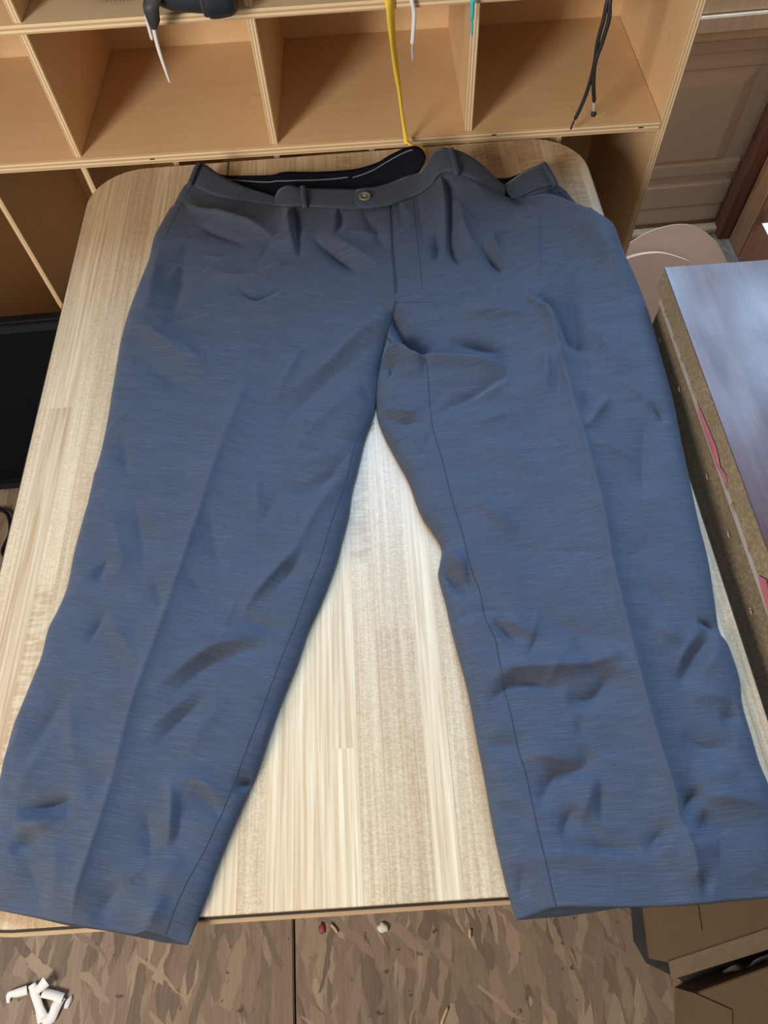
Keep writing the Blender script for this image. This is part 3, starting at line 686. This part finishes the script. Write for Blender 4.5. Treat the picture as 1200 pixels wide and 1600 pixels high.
# lining of the back waistband
LT = [(-0.2376,1.0746,0.758), (-0.214,1.0646,0.75), (-0.1824,1.0568,0.75), (-0.1332,1.0514,0.75), (-0.1099,1.0535,0.752), (-0.0558,1.0428,0.754), (0.0011,1.0354,0.758), (0.0386,1.0346,0.766), (0.0586,1.0378,0.774), (0.0811,1.0373,0.784), (0.099,1.0336,0.79), (0.1092,1.0256,0.79), (0.115,1.0145,0.785), (0.1113,1.0075,0.776), (0.101,1.0045,0.766)]
LB = [(-0.2321,1.0592,0.744), (-0.2087,1.0424,0.743), (-0.1738,1.0245,0.743), (-0.1293,0.9991,0.743), (-0.1068,0.996,0.743), (-0.059,0.9862,0.743), (-0.0032,0.9803,0.744), (0.0336,0.9819,0.746), (0.0532,0.9831,0.75), (0.0666,0.9851,0.754), (0.0789,0.9869,0.756), (0.0871,0.9876,0.758), (0.0934,0.9899,0.758), (0.0959,0.9944,0.758), (0.0962,0.9978,0.76)]
strip('waistband_lining', LT, LB, M['lining'], 9, 160)
strip('waistband_lining', [(0.1968,0.9723,0.77), (0.2258,0.9923,0.75), (0.2456,0.994,0.748), (0.2664,1.0024,0.748), (0.2971,1.0147,0.75)], [(0.207,0.9735,0.746), (0.2264,0.9673,0.744), (0.2417,0.9683,0.744), (0.2617,0.9736,0.745), (0.2917,0.9842,0.748)], M['lining'])
def band(top, bot, mat, **kw):
    o = strip('waistband', top, bot, mat, **kw)
    b = crom(bot, 60); b[:, 2] -= .0002
    under(tube('waistband_seam', b[1:-1:3], .0007, M['seam'], n=80, seg=6))
    return o
def lift(l, z): return [(x, y, q+z) for x, y, q in l]
lt, lb = crom(LT, 200), crom(LB, 200)
for i0, i1, t0, t1 in ((18, 124, .46, .30), (126, 176, .34, .12)):
    k = np.arange(i0, i1); t = np.linspace(t0, t1, len(k))[:, None]
    q = lt[k]*(1-t)+lb[k]*t; q[:, 2] += .0030
    under(tube('piping', q[::4], .0010, M['piping'], n=80, seg=6))
under(tube('lining_seam', lift([(0.0407,1.036,0.766), (0.0411,1.0186,0.76), (0.0412,0.9978,0.752)], .0012), .0007, M['hole'], n=20, seg=6))
# outer waistband
band([(-0.2443,1.0661,0.77), (-0.2338,1.0629,0.77), (-0.2097,1.0403,0.764), (-0.1766,1.0184,0.758), (-0.1244,0.991,0.753)], [(-0.2612,1.0266,0.764), (-0.2429,1.0105,0.7645), (-0.2179,0.9961,0.761), (-0.1699,0.9802,0.7575), (-0.1247,0.9648,0.7575)], M['wool'])
band([(-0.1277,0.9866,0.752), (-0.1185,1.0006,0.758), (-0.1083,1.0003,0.764), (-0.098,0.9976,0.766), (-0.0871,0.9927,0.765), (-0.0715,0.9916,0.762), (-0.0335,0.9855,0.762), (0.0013,0.9798,0.762), (0.0311,0.9772,0.762), (0.0588,0.9844,0.762)], [(-0.1267,0.965,0.7575), (-0.1183,0.959,0.76), (-0.108,0.9534,0.7625), (-0.098,0.95,0.7635), (-0.0872,0.9485,0.7635), (-0.0724,0.9457,0.7635), (-0.0353,0.9383,0.7635), (-0.0014,0.9307,0.7635), (0.0279,0.9312,0.7635), (0.0547,0.935,0.7635)], M['wool'])
band([(-0.0009,0.9505,0.7678), (0.0013,0.9639,0.7678), (0.0062,0.971,0.7678), (0.0153,0.9736,0.7678), (0.0272,0.9727,0.7678), (0.0464,0.9774,0.767), (0.0607,0.9818,0.768), (0.0834,0.9885,0.771), (0.101,0.9852,0.777), (0.1121,0.9877,0.786), (0.1207,0.9952,0.796), (0.1289,0.9991,0.801), (0.1398,1.0009,0.803), (0.1521,0.9975,0.803), (0.1664,0.9936,0.8), (0.1856,0.987,0.791), (0.2047,0.9769,0.779), (0.2204,0.9684,0.766), (0.2329,0.9652,0.756)],
      [(-0.0011,0.9474,0.7678), (-0.0002,0.9382,0.7678), (0.0037,0.9302,0.7678), (0.0122,0.9253,0.7678), (0.0238,0.9245,0.7678), (0.0424,0.9264,0.7678), (0.0562,0.929,0.7678), (0.0828,0.9415,0.7675), (0.1028,0.9461,0.771), (0.117,0.9512,0.779), (0.126,0.9555,0.789), (0.1338,0.9563,0.7935), (0.1404,0.9555,0.795), (0.1496,0.9527,0.7955), (0.1648,0.9486,0.7905), (0.1841,0.9452,0.7825), (0.2045,0.9448,0.7705), (0.2201,0.9443,0.76), (0.2301,0.9423,0.756)], M['wool'], n=220)
band([(0.2298,0.9682,0.752), (0.2477,0.9802,0.754), (0.2649,0.9896,0.758), (0.2814,0.9943,0.762), (0.2956,0.9975,0.765)], [(0.2399,0.9345,0.754), (0.2519,0.936,0.7545), (0.2667,0.9427,0.7565), (0.2827,0.9463,0.76), (0.3086,0.9492,0.762)], M['wool'])
# belt loops
def loop(a, b, w, dirv):
    a = np.array(a); b = np.array(b); m = (a+b)/2+np.array([0, 0, .004])
    return under(ribbon('belt_loop', [a-[0, 0, .002], a*.93+b*.07+[0, 0, .003], m, a*.07+b*.93+[0, 0, .003], b-[0, 0, .002]], [dirv], [w], .0022, M['wool'], n=26))
loop(*[(-0.2443,1.0616,0.773), (-0.258,1.0177,0.7665)], .011, (.8, .5, .1))
loop(*[(-0.0799,0.9904,0.767), (-0.0781,0.943,0.7655)], .008, (1, .0, .05))
loop(*[(0.1507,0.9946,0.805), (0.1546,0.9467,0.797)], .009, (1, .2, -.1))
loop(*[(0.2958,0.9944,0.767), (0.3069,0.9419,0.764)], .010, (.75, .55, 0))

# fly, seams and stitching
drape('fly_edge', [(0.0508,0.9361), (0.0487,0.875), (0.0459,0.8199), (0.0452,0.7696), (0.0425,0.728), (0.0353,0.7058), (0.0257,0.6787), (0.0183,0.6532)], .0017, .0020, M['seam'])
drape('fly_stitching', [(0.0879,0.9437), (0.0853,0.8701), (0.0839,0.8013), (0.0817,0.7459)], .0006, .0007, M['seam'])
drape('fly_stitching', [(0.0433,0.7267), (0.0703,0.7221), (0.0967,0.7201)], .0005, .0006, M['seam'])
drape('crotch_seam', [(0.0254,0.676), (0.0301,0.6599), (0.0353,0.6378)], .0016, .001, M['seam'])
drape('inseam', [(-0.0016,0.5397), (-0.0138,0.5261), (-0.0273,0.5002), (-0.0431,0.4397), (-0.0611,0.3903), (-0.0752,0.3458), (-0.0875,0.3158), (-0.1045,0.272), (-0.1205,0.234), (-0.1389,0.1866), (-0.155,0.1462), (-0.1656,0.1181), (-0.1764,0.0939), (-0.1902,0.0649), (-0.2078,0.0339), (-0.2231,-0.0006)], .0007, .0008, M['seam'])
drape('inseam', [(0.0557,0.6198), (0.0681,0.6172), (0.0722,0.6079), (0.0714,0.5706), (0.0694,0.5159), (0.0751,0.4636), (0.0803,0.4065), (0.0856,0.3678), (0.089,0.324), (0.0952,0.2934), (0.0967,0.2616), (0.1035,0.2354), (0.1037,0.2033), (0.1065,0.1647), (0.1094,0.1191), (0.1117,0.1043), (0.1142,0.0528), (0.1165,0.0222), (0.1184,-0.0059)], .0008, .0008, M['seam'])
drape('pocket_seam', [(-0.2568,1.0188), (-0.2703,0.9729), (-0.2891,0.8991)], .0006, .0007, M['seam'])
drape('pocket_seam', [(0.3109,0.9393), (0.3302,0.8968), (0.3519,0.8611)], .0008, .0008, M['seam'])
# button
bx, by, bz = [(0.0148,0.9479,0.7703)][0]
bm = bmesh.new()
prof_ = [(0, .0012), (.0040, .0012), (.0050, .0020), (.0066, .0028), (.0076, .0022), (.0079, .0010), (.0074, 0), (0, 0)]
N = 28; rings = []
for r, z in prof_: rings.append([bm.verts.new((r*math.cos(2*math.pi*k/N), r*math.sin(2*math.pi*k/N), z)) for k in range(N)] if r else [bm.verts.new((0, 0, z))])
for a, b in zip(rings, rings[1:]):
    for k in range(N):
        q = [a[k % len(a)], a[(k+1) % len(a)], b[(k+1) % len(b)], b[k % len(b)]]; q = list(dict.fromkeys(q))
        if len(q) > 2: bm.faces.new(q)
bmesh.ops.recalc_face_normals(bm, faces=bm.faces)
bt = under(from_bm('button', bm, M['button'], smooth=True)); bt.location = (bx, by, bz); bt.scale = (1.25, 1.25, 1.2)
for sx in (-1, 1):
    for sy in (-1, 1): box('button_hole', (.0016, .0016, .0006), (sx*.0018, sy*.0018, .0013), M['hole'], bt, .0002)
box('thread', (.0052, .0009, .0008), (0, 0, .0018), M['thread'], bt, .0002, (0, 0, .78)); box('thread', (.0052, .0009, .0008), (0, 0, .0020), M['thread'], bt, .0002, (0, 0, -.78))
drape('buttonhole', [(0.0319,0.9551), (0.0329,0.9427)], .0012, .0045, M['thread'], 8)

# ------------------------------------------------------------------ dark desk at the right
dk = tag(empty('particle_board_desk', (.396, .705, 0), math.radians(-1.3)), 'dark glossy veneered desk with chipped particle-board edge, right of the table', 'desk')
DW, DL = .62, .62
box('desk_top', (DW, DL, .034), (DW/2, -DL/2, .786), M['particle'], dk, .001)
box('veneer', (DW, DL, .0012), (DW/2, -DL/2, .8036), M['desk_top'], dk, .0004)
box('edge_strip', (.004, DL-.02, .007), (.0015, -DL/2-.01, .7655), M['strip'], dk, .0008)
box('side_panel', (.018, DL-.03, .760), (.010, -DL/2-.008, .381), M['fibre'], dk, .001)
box('side_panel', (.018, DL-.03, .762), (DW-.02, -DL/2, .381), M['fibre'], dk, .001)
box('back_panel', (DW-.06, .012, .5), (DW/2, -.03, .51), M['fibre'], dk, .001)
def scrap(name, pts, mat, parent, th=.0012):
    n = len(pts); bm = bmesh.new(); f = bm.faces.new([bm.verts.new(p) for p in pts]); bmesh.ops.triangulate(bm, faces=[f])
    o = from_bm(name, bm, mat, parent); s = o.modifiers.new('thickness', 'SOLIDIFY'); s.thickness = th; s.offset = 0; return o
scrap('pink_tape', [(-.0018, -.20, .772), (-.0022, -.215, .774), (-.002, -.27, .779), (-.0026, -.295, .774), (-.002, -.31, .779), (-.0018, -.318, .775), (-.002, -.29, .769), (-.0016, -.24, .768)], M['pink'], dk)
scrap('pink_tape', [(-.002, -.43, .774), (-.0026, -.44, .786), (-.002, -.455, .78), (-.0026, -.47, .786), (-.002, -.485, .776), (-.0018, -.47, .768)], M['pink'], dk)
for k in range(14):
    y0 = -.04-.6*k/14-rnd.random()*.03
    box('chip', (.003, .006+.008*rnd.random(), .003), (-.0006, y0, .7695+.004*rnd.random()), M['particle'], dk, .0008, (rnd.random(), 0, rnd.random()))
for k, (y0, z0) in enumerate(((-.06, .735), (-.15, .742), (-.28, .738), (-.36, .742), (-.45, .735))):
    tube('splinter', [(.0, y0, z0), (-.003, y0-.004, z0+.003), (-.001, y0-.008, z0-.001)], .0008, M['sliver'], dk, n=8, seg=5)
# papers beyond its far edge
pp = tag(empty('paper_sheets', (.56, .725, .8045)), 'white paper sheets poking over the far edge of the dark desk', 'paper')
for k in range(4):
    box('sheet', (.21, .297, .0008), (.085, -.118+.002*k, .0006+.0022*k), M['paper'], pp, .0002, (0, 0, -.10+.03*k))

# ------------------------------------------------------------------ hardboard pieces leaning in the corner
def leaning(name, outline, th, k, label):
    r = empty(name, (sum(p[0] for p in outline)/len(outline), outline[-1][1], 0)); tag(r, label, 'board', 'rounded hardboard pieces in the corner')
    nrm = Vector((0, -1, k)).normalized(); off = Vector(r.location)
    P_ = [Vector(p)-off for p in outline]
    bm = bmesh.new(); f = bm.faces.new([bm.verts.new(p) for p in P_]); bmesh.ops.recalc_face_normals(bm, faces=[f])
    from_bm('board_face', bm, M['mdf'], r)
    q = [p-nrm*th for p in P_]; bm = bmesh.new(); va = [bm.verts.new(p) for p in P_]; vb = [bm.verts.new(p) for p in q]
    for i in range(len(va)): bm.faces.new((va[i], va[(i+1) % len(va)], vb[(i+1) % len(va)], vb[i]))
    bm.faces.new(vb); bmesh.ops.recalc_face_normals(bm, faces=bm.faces)
    from_bm('board_edge', bm, M['mdf_edge'], r)
    return r
def arch(a, bottoms): return [tuple(p) for p in crom(a, 40)]+bottoms
KL = .5
a1 = [(0.5906,1.3631,0.1862), (0.6424,1.385,0.2301), (0.6792,1.3974,0.2548), (0.7243,1.4065,0.273), (0.7863,1.4105,0.281), (0.8356,1.4056,0.2712), (0.8812,1.3917,0.2434), (0.9104,1.3761,0.2122), (0.9277,1.3628,0.1855), (0.9435,1.342,0.1439)]
a2 = [(0.6115,1.3331,0.2063), (0.6477,1.3484,0.2369), (0.6859,1.3535,0.2469), (0.7365,1.3536,0.2471), (0.7831,1.3473,0.2346), (0.8264,1.338,0.2161), (0.8739,1.32,0.18), (0.9094,1.2939,0.1278)]
leaning('hardboard_piece', arch(a1, [(a1[-1][0]-.02, 1.27, 0), (a1[0][0]+.03, 1.27, 0)]), .004, KL, 'taller brown round-topped hardboard piece, at the back of the pair')
leaning('hardboard_piece', arch(a2, [(a2[-1][0]-.02, 1.23, 0), (a2[0][0]+.03, 1.23, 0)]), .017, KL, 'shorter brown hardboard piece with pale thick rim, in front of the pair')

# ------------------------------------------------------------------ black flat panel leaning at the left, with cable
tv = tag(empty('flat_screen', (-.83, .995, 0)), 'black flat screen leaning at the shelf foot left of the table', 'screen')
ang = -math.atan2(.10, .445)
tvr = empty('screen_body'); tvr.parent = tv; bpy.data.objects.remove(tvr)
def leanbox(name, size, loc, mat, bev):
    o = box(name, size, (0, 0, 0), mat, tv, bev); o.matrix_local = Matrix.Rotation(ang, 4, 'X') @ Matrix.Translation(loc); return o
leanbox('housing', (.74, .03, .456), (0, .0155, .232), M['black_plastic'], .004)
leanbox('screen_panel', (.70, .003, .40), (0, -.0005, .235), M['black_screen'], .001)
for sz, lc in (((.74, .010, .018), (0, -.002, .447)), ((.74, .010, .022), (0, -.002, .019)), ((.016, .010, .42), (-.362, -.002, .235)), ((.016, .010, .42), (.362, -.002, .235))):
    leanbox('bezel', sz, lc, M['black_plastic'], .002)
cb = [(-1.0707,0.8876,0.006), (-0.9865,0.9328,0.006), (-0.9214,0.9226,0.012), (-0.9021,0.8704,0.006), (-0.9103,0.8158,0.006), (-0.8852,0.78,0.012), (-0.9114,0.7442,0.006), (-0.9697,0.7095,0.006)]
tag(tube('power_cable', cb, .0045, M['black_plastic'], n=70), 'black cable coiled on the floor below the flat screen', 'cable')

# ------------------------------------------------------------------ things lying on the near floor
def flat(name, pts, h, mat, label, cat, bevel=0, group=None):
    c = (sum(p[0] for p in pts)/len(pts), sum(p[1] for p in pts)/len(pts))
    o = prism(name, [(x-c[0], y-c[1]) for x, y in pts], 0, h, mat, None, bevel); o.location = (c[0], c[1], 0)
    return tag(o, label, cat, group)
BH = .10
def carton(pts, h, label, flap):
    c = pts[0]; r = tag(empty('cardboard_box', (c[0], c[1], 0)), label, 'box', 'cardboard boxes on the floor')
    P_ = [(x-c[0], y-c[1]) for x, y in pts]
    prism('box_body', P_, 0, h, M['card'], r, .0015)
    cx = sum(p[0] for p in P_)/4; cy = sum(p[1] for p in P_)/4
    for (i, j, kk) in ((0, 1, .55), (2, 3, .55)):
        a, b = Vector((*P_[i], h+.001)), Vector((*P_[j], h+.001)); q = Vector((cx, cy, h+.001))
        m = [a, b, b.lerp(q, kk), a.lerp(q, kk)]
        scrap('flap', m, M['card'], r, .003)
    if flap:
        a, b = Vector((*P_[1], h)), Vector((*P_[2], h)); d_ = (b-a).normalized(); n_ = Vector((d_.y, -d_.x, 0))
        scrap('open_flap', [a+d_*.005, b, b+n_*.030-Vector((0, 0, .02)), a+d_*.005+n_*.026-Vector((0, 0, .02))], M['card_edge'], r, .003)
    return r
c1 = [(0.399,-0.0145,0.1), (0.3885,-0.1025,0.1), (0.6342,-0.0562,0.1), (0.6372,0.0389,0.1)]
carton([p[:2] for p in c1], .10, 'brown cardboard box under the right trouser hem', True)
c2 = [(0.4218,-0.147,0.1), (0.3915,-0.255,0.1), (0.5919,-0.2692,0.1), (0.6486,-0.1005,0.1)]
carton([p[:2] for p in c2], .10, 'brown cardboard box at the bottom right corner', False)
bs = [(0.3802,-0.0118,0.002), (0.5678,-0.0216,0.002), (0.6433,-0.0672,0.002), (0.6552,-0.1253,0.002), (0.5278,-0.1433,0.002), (0.4512,-0.1611,0.002), (0.4333,-0.1362,0.002), (0.3833,-0.1092,0.002), (0.3698,-0.075,0.002)]  # outline of a thin dark grey patch on the floor
flat('dark_sheet', [p[:2] for p in bs], .003, M['sheet'], 'thin dark sheet lying flat between the cardboard boxes', 'plastic sheet')
gs = [(0.4945,-0.1279,0.045), (0.5148,-0.1228,0.052), (0.5315,-0.128,0.046), (0.5475,-0.117,0.055), (0.5725,-0.1129,0.05), (0.6005,-0.1096,0.05)]
tag(ribbon('frayed_strip', gs, [(0, 1, .2), (.3, 1, -.4), (0, .7, .7), (.2, 1, 0)], [.004, .011, .006, .012, .008], .0015, M['greystrip'], n=40), 'frayed grey strip hanging between the two cardboard boxes', 'scrap')

# white knotted tape
tp = tag(empty('paper_tape', [(-0.6917,-0.0656,0)][0]), 'knotted strip of white paper tape on the strand-board floor', 'tape')
o_ = np.array(tp.location)
def tape(pts, w): 
    p = [np.array(q)-o_ for q in pts]
    t = [np.array(b)-np.array(a) for a, b in zip(p, p[1:])]; t.append(t[-1])
    s = [(-q[1], q[0], .15*float(np.linalg.norm(q))) for q in t]
    return ribbon('tape_strip', p, s, [1.2*q for q in w], .0008, M['white'], tp, n=24)
tape([(-0.7288,-0.083,0.003), (-0.7281,-0.0727,0.006), (-0.7147,-0.0697,0.009), (-0.6957,-0.0664,0.01)], [.004, .010, .011, .012])
tape([(-0.6872,-0.0585,0.012), (-0.6813,-0.0721,0.01), (-0.6731,-0.0896,0.007), (-0.6617,-0.1134,0.004)], [.012, .013, .013, .019])
tape([(-0.6635,-0.116,0.004), (-0.6481,-0.1097,0.006), (-0.6408,-0.0937,0.008), (-0.6332,-0.0806,0.007)], [.012, .014, .014, .012])
tape([(-0.6303,-0.0833,0.01), (-0.6468,-0.0775,0.01), (-0.6674,-0.0721,0.011)], [.013, .012, .012])
tape([(-0.6781,-0.0693,0.013), (-0.6683,-0.0632,0.017), (-0.6592,-0.0553,0.02)], [.010, .012, .015])
def pebble(name, px, r, mat, label, cat, group=None):
    bm = bmesh.new(); bmesh.ops.create_icosphere(bm, subdivisions=3, radius=1)
    for v in bm.verts: n = 1+.12*math.sin(5*v.co.x+3*v.co.y)+.08*math.sin(7*v.co.z+v.co.x*4); v.co = Vector((v.co.x*r[0]*n, v.co.y*r[1]*n, max(v.co.z, -.7)*r[2]))
    o = from_bm(name, bm, mat, None, (px[0], px[1], r[2]*.7), True); return tag(o, label, cat, group)
o = pebble('shell_bead', [(-0.6225,-0.0903,0)][0], (.005, .010, .003), M['paper'], 'small white oval bead right of the knotted tape', 'bead'); o.rotation_euler[2] = -.5
o = pebble('red_scrap', [(-0.176,-0.0133,0)][0], (.006, .009, .002), M['red'], 'small dark red scrap on the floor near table edge', 'scrap')
o = pebble('pebble', [(-0.0667,-0.0208,0)][0], (.010, .008, .005), M['stone'], 'small pale pebble on the floor near table edge', 'pebble')
def stick(px, label):
    q = [np.array(p)+[0, 0, .002] for p in px]
    tag(tube('wood_sliver', q, .0028, M['sliver'], n=10, seg=6), label, 'sliver', 'wood slivers on the floor')
stick([(0.0343,-0.1455,0), (0.0261,-0.1583,0), (0.0193,-0.1702,0)], 'pale wood sliver at the bottom edge of the photo')
stick([(-0.1608,-0.0085,0), (-0.1541,-0.015,0), (-0.1487,-0.0233,0)], 'tiny pale wood sliver beside the dark red scrap')
stick([(0.0881,-0.0348,0), (0.0861,-0.0415,0), (0.0861,-0.0493,0)], 'short pale wood sliver near the right trouser leg')

# ------------------------------------------------------------------ shoes on the upper shelf with hanging laces
ZB = .9585
def shelf_y(x): return 1.118-.0384*x
def superell(name, secs, mat, parent, seg=24, e=.75):
    """secs: (cx, cy, cz, ry, rz) sections along x"""
    a = np.linspace(0, 2*np.pi, seg, endpoint=False); c, s = np.cos(a), np.sin(a)
    c = np.sign(c)*np.abs(c)**e; s = np.sign(s)*np.abs(s)**e
    S = crom(secs, len(secs)*6)
    g = np.stack([np.stack([np.full(seg, q[0]), q[1]+max(q[3], .0005)*c, q[2]+max(q[4], .0005)*s], 1) for q in S])
    return grid_mesh(name, g, mat, parent, closed=True)
s1 = tag(empty('black_shoe', (-.194, 1.14, ZB+.005)), 'black shoe lying sideways over the upper shelf edge, white laces dangling', 'shoe')
superell('upper', [(-.072, .0, .040, .002, .002), (-.066, -.004, .040, .022, .024), (-.040, -.012, .037, .033, .031), (-.005, -.018, .034, .037, .031), (.020, -.020, .033, .038, .031)], M['shoe'], s1)
superell('heel_cup', [(.012, -.021, .033, .039, .033), (.018, -.022, .032, .041, .036), (.036, -.022, .032, .041, .036), (.050, -.023, .032, .038, .033), (.055, -.023, .032, .030, .026), (.056, -.023, .032, .002, .002)], M['shoe'], s1)
superell('seam_ridge', [(.008, -.020, .033, .036, .029), (.010, -.0205, .033, .0405, .0345), (.014, -.0205, .033, .0405, .0345), (.016, -.020, .033, .036, .029)], M['shoe_grey'], s1)
s1o = np.array((-.194, 1.14, ZB+.005))
def loc1(l): return [np.array(p)-s1o for p in l]
tg = loc1([(-0.239,1.1,1.006), (-0.248,1.09,0.994), (-0.252,1.085,0.986), (-0.254,1.088,0.971), (-0.258,1.094,0.959)])
ribbon('tongue', tg, [(1, .1, 0)], [.034, .026, .021, .017, .007], .007, M['shoe_grey'], s1, n=30)
tube('shoelace', loc1([(-0.251,1.09,1), (-0.261,1.09,0.983), (-0.265,1.095,0.965), (-0.266,1.095,0.943)]), .0022, M['white'], s1)
tube('shoelace', loc1([(-0.256,1.095,0.974), (-0.259,1.095,0.958), (-0.26,1.092,0.934), (-0.259,1.09,0.908), (-0.258,1.09,0.886)]), .0024, M['white'], s1, radii=[.0028, .0028, .0028, .0024, .0016])
# dark fluffy slipper
fz = tag(empty('fluffy_slipper', (-.315, 1.205, ZB)), 'black fluffy slipper on the upper shelf left of the black shoe', 'slipper')
superell('slipper_body', [(-.05, 0, .03, .002, .002), (-.045, 0, .03, .025, .02), (0, 0, .035, .04, .034), (.04, 0, .03, .03, .022), (.046, 0, .03, .002, .002)], M['fur'], fz)
bm = bmesh.new()
for k in range(900):
    a = rnd.random()*2*math.pi; b = math.acos(2*rnd.random()-1); n = Vector((math.sin(b)*math.cos(a), math.sin(b)*math.sin(a), math.cos(b)))
    p = Vector((n.x*.046, n.y*.036, .034+n.z*.030)); t = n.cross(Vector((rnd.random(), rnd.random(), rnd.random()))).normalized()*.0012
    tip = p+n*(.010+.006*rnd.random())+Vector((rnd.uniform(-.006, .006), rnd.uniform(-.006, .006), -.004)); tip.z = max(tip.z, .0008)
    v = [bm.verts.new(p-t), bm.verts.new(p+t), bm.verts.new(tip)]; bm.faces.new(v)
tag(from_bm('fur', bm, M['fur'], fz), kind='stuff')

def sneaker(x, y, mat, label, lace_parts):
    r = tag(empty('laced_shoe', (x, y, ZB)), label, 'shoe', 'laced shoes on the upper shelf')
    def secs(l):  # along y, toe at y=0
        return l
    S = [(0, 0, .016, .004, .004), (.006, 0, .018, .022, .014), (.05, 0, .026, .036, .024), (.12, 0, .038, .036, .034), (.19, 0, .046, .033, .042), (.235, 0, .046, .028, .042), (.242, 0, .046, .004, .01)]
    o = superell('upper', S, mat, r); o.rotation_euler[2] = math.pi/2
    S2 = [(0-.004, 0, .008, .006, .005), (.0, 0, .009, .024, .0075), (.06, 0, .009, .038, .0075), (.14, 0, .009, .034, .0075), (.235, 0, .009, .031, .0075), (.246, 0, .009, .006, .005)]
    o = superell('sole', S2, M['aglet'], r); o.rotation_euler[2] = math.pi/2
    c = np.array((x, y, ZB))
    for kind, pts, arg, m in lace_parts:
        q = [np.array(p)-c for p in pts]
        if kind == 'tube': tube('shoelace', q, arg, m, r)
        elif kind == 'aglet': tube('aglet', q, arg, m, r, n=8)
        elif kind == 'ribbon': ribbon('shoelace', q, arg[0], arg[1], .0011, m, r, n=90)
    return r
def over(x, y0=1.17, z0=.995):  # from the shoe's eyelets to the board's front edge
    e = shelf_y(x)
    return [(x, y0+.04, z0+.012), (x, y0, z0-.004), (x, e+.03, .966), (x, e+.004, .9635), (x, e-.006, .957)]
ye = shelf_y(.07)-.006
yl = over(.068)[:4]+[(0.073,1.106,0.96), (0.074,1.106,0.937), (0.076,1.105,0.904), (0.079,1.104,0.872), (0.083,1.102,0.84), (0.086,1.1,0.806), (0.09,1.098,0.775), (0.093,1.096,0.755)]
yl2 = [(0.0926,1.0872,0.763), (0.101,1.0764,0.7625), (0.1119,1.0704,0.762), (0.1191,1.0599,0.7615)]
sneaker(.052, 1.185, M['shoe'], 'shoe on upper shelf whose flat yellow lace hangs down to the trousers',
        [('ribbon', yl, ([(1, 0, 0)]*6+[(1, .1, 0), (.9, .5, 0), (.5, .9, 0), (.8, .5, 0), (1, .1, 0)], [.014, .014, .014, .016, .017, .0175, .0170, .015, .011, .0065, .005, .006, .0085]), M['yellow']),
         ('ribbon', [yl[-1]]+yl2, ([(0, 1, .1), (.2, 1, .1), (.3, 1, 0)], [.008, .010, .011, .009]), M['yellow'])])
wl = over(.107)[:4]+[(0.104,1.106,0.959), (0.107,1.105,0.945), (0.106,1.105,0.923), (0.104,1.105,0.901)]
sneaker(.141, 1.185, M['shoe_grey'], 'shoe on upper shelf whose short white lace hangs beside the yellow one',
        [('tube', wl, .0032, M['white']), ('aglet', [(0.104,1.105,0.901), (0.104,1.105,0.889), (0.105,1.105,0.879)], .0016, M['aglet'])])
tl = [(.238, 1.212, 1.0), (.224, 1.16, .975), (.213, 1.116, .9655), (.201, 1.099, .960)]+[(0.189,1.096,0.957), (0.189,1.096,0.944), (0.189,1.096,0.931)]
sneaker(.254, 1.175, M['shoe'], 'shoe on upper shelf whose teal lace tip hangs beside a divider',
        [('tube', tl, .003, M['teal']), ('aglet', [(0.189,1.096,0.931), (0.19,1.096,0.92), (0.191,1.096,0.91)], .0017, M['teal'])])
b1 = over(.395)[:4]+[(0.38,1.09,0.948), (0.378,1.085,0.923), (0.376,1.085,0.893), (0.378,1.085,0.857), (0.375,1.085,0.819), (0.369,1.085,0.792), (0.364,1.085,0.776)]
b2 = over(.402)[:4]+[(0.383,1.088,0.949), (0.385,1.083,0.923), (0.382,1.083,0.891), (0.378,1.083,0.864), (0.382,1.083,0.834), (0.39,1.083,0.803)]
bk = sneaker(.40, 1.175, M['shoe'], 'shoe on upper shelf whose two black cords hang at the right end',
        [('tube', b1, .0029, M['blacklace']), ('tube', b2, .0031, M['blacklace']),
         ('aglet', [(0.364,1.085,0.776), (0.362,1.085,0.768), (0.361,1.085,0.76)], .0015, M['blacklace']), ('aglet', [(0.389,1.083,0.804), (0.391,1.083,0.795), (0.393,1.083,0.788)], .0018, M['aglet'])])
bm = bmesh.new(); bmesh.ops.create_uvsphere(bm, u_segments=16, v_segments=10, radius=.0045)
q = np.array([(0.393,1.083,0.785)][0])-np.array(bk.location)
from_bm('cord_end', bm, M['blacklace'], bk, tuple(q), True)
sneaker(-.062, 1.165, M['shoe'], 'black and yellow shoe standing on upper shelf beside the black shoe', [('tube', [(-.075, 1.2, 1.0), (-.06, 1.19, 1.002), (-.045, 1.2, 1.0)], .003, M['yellow'])])
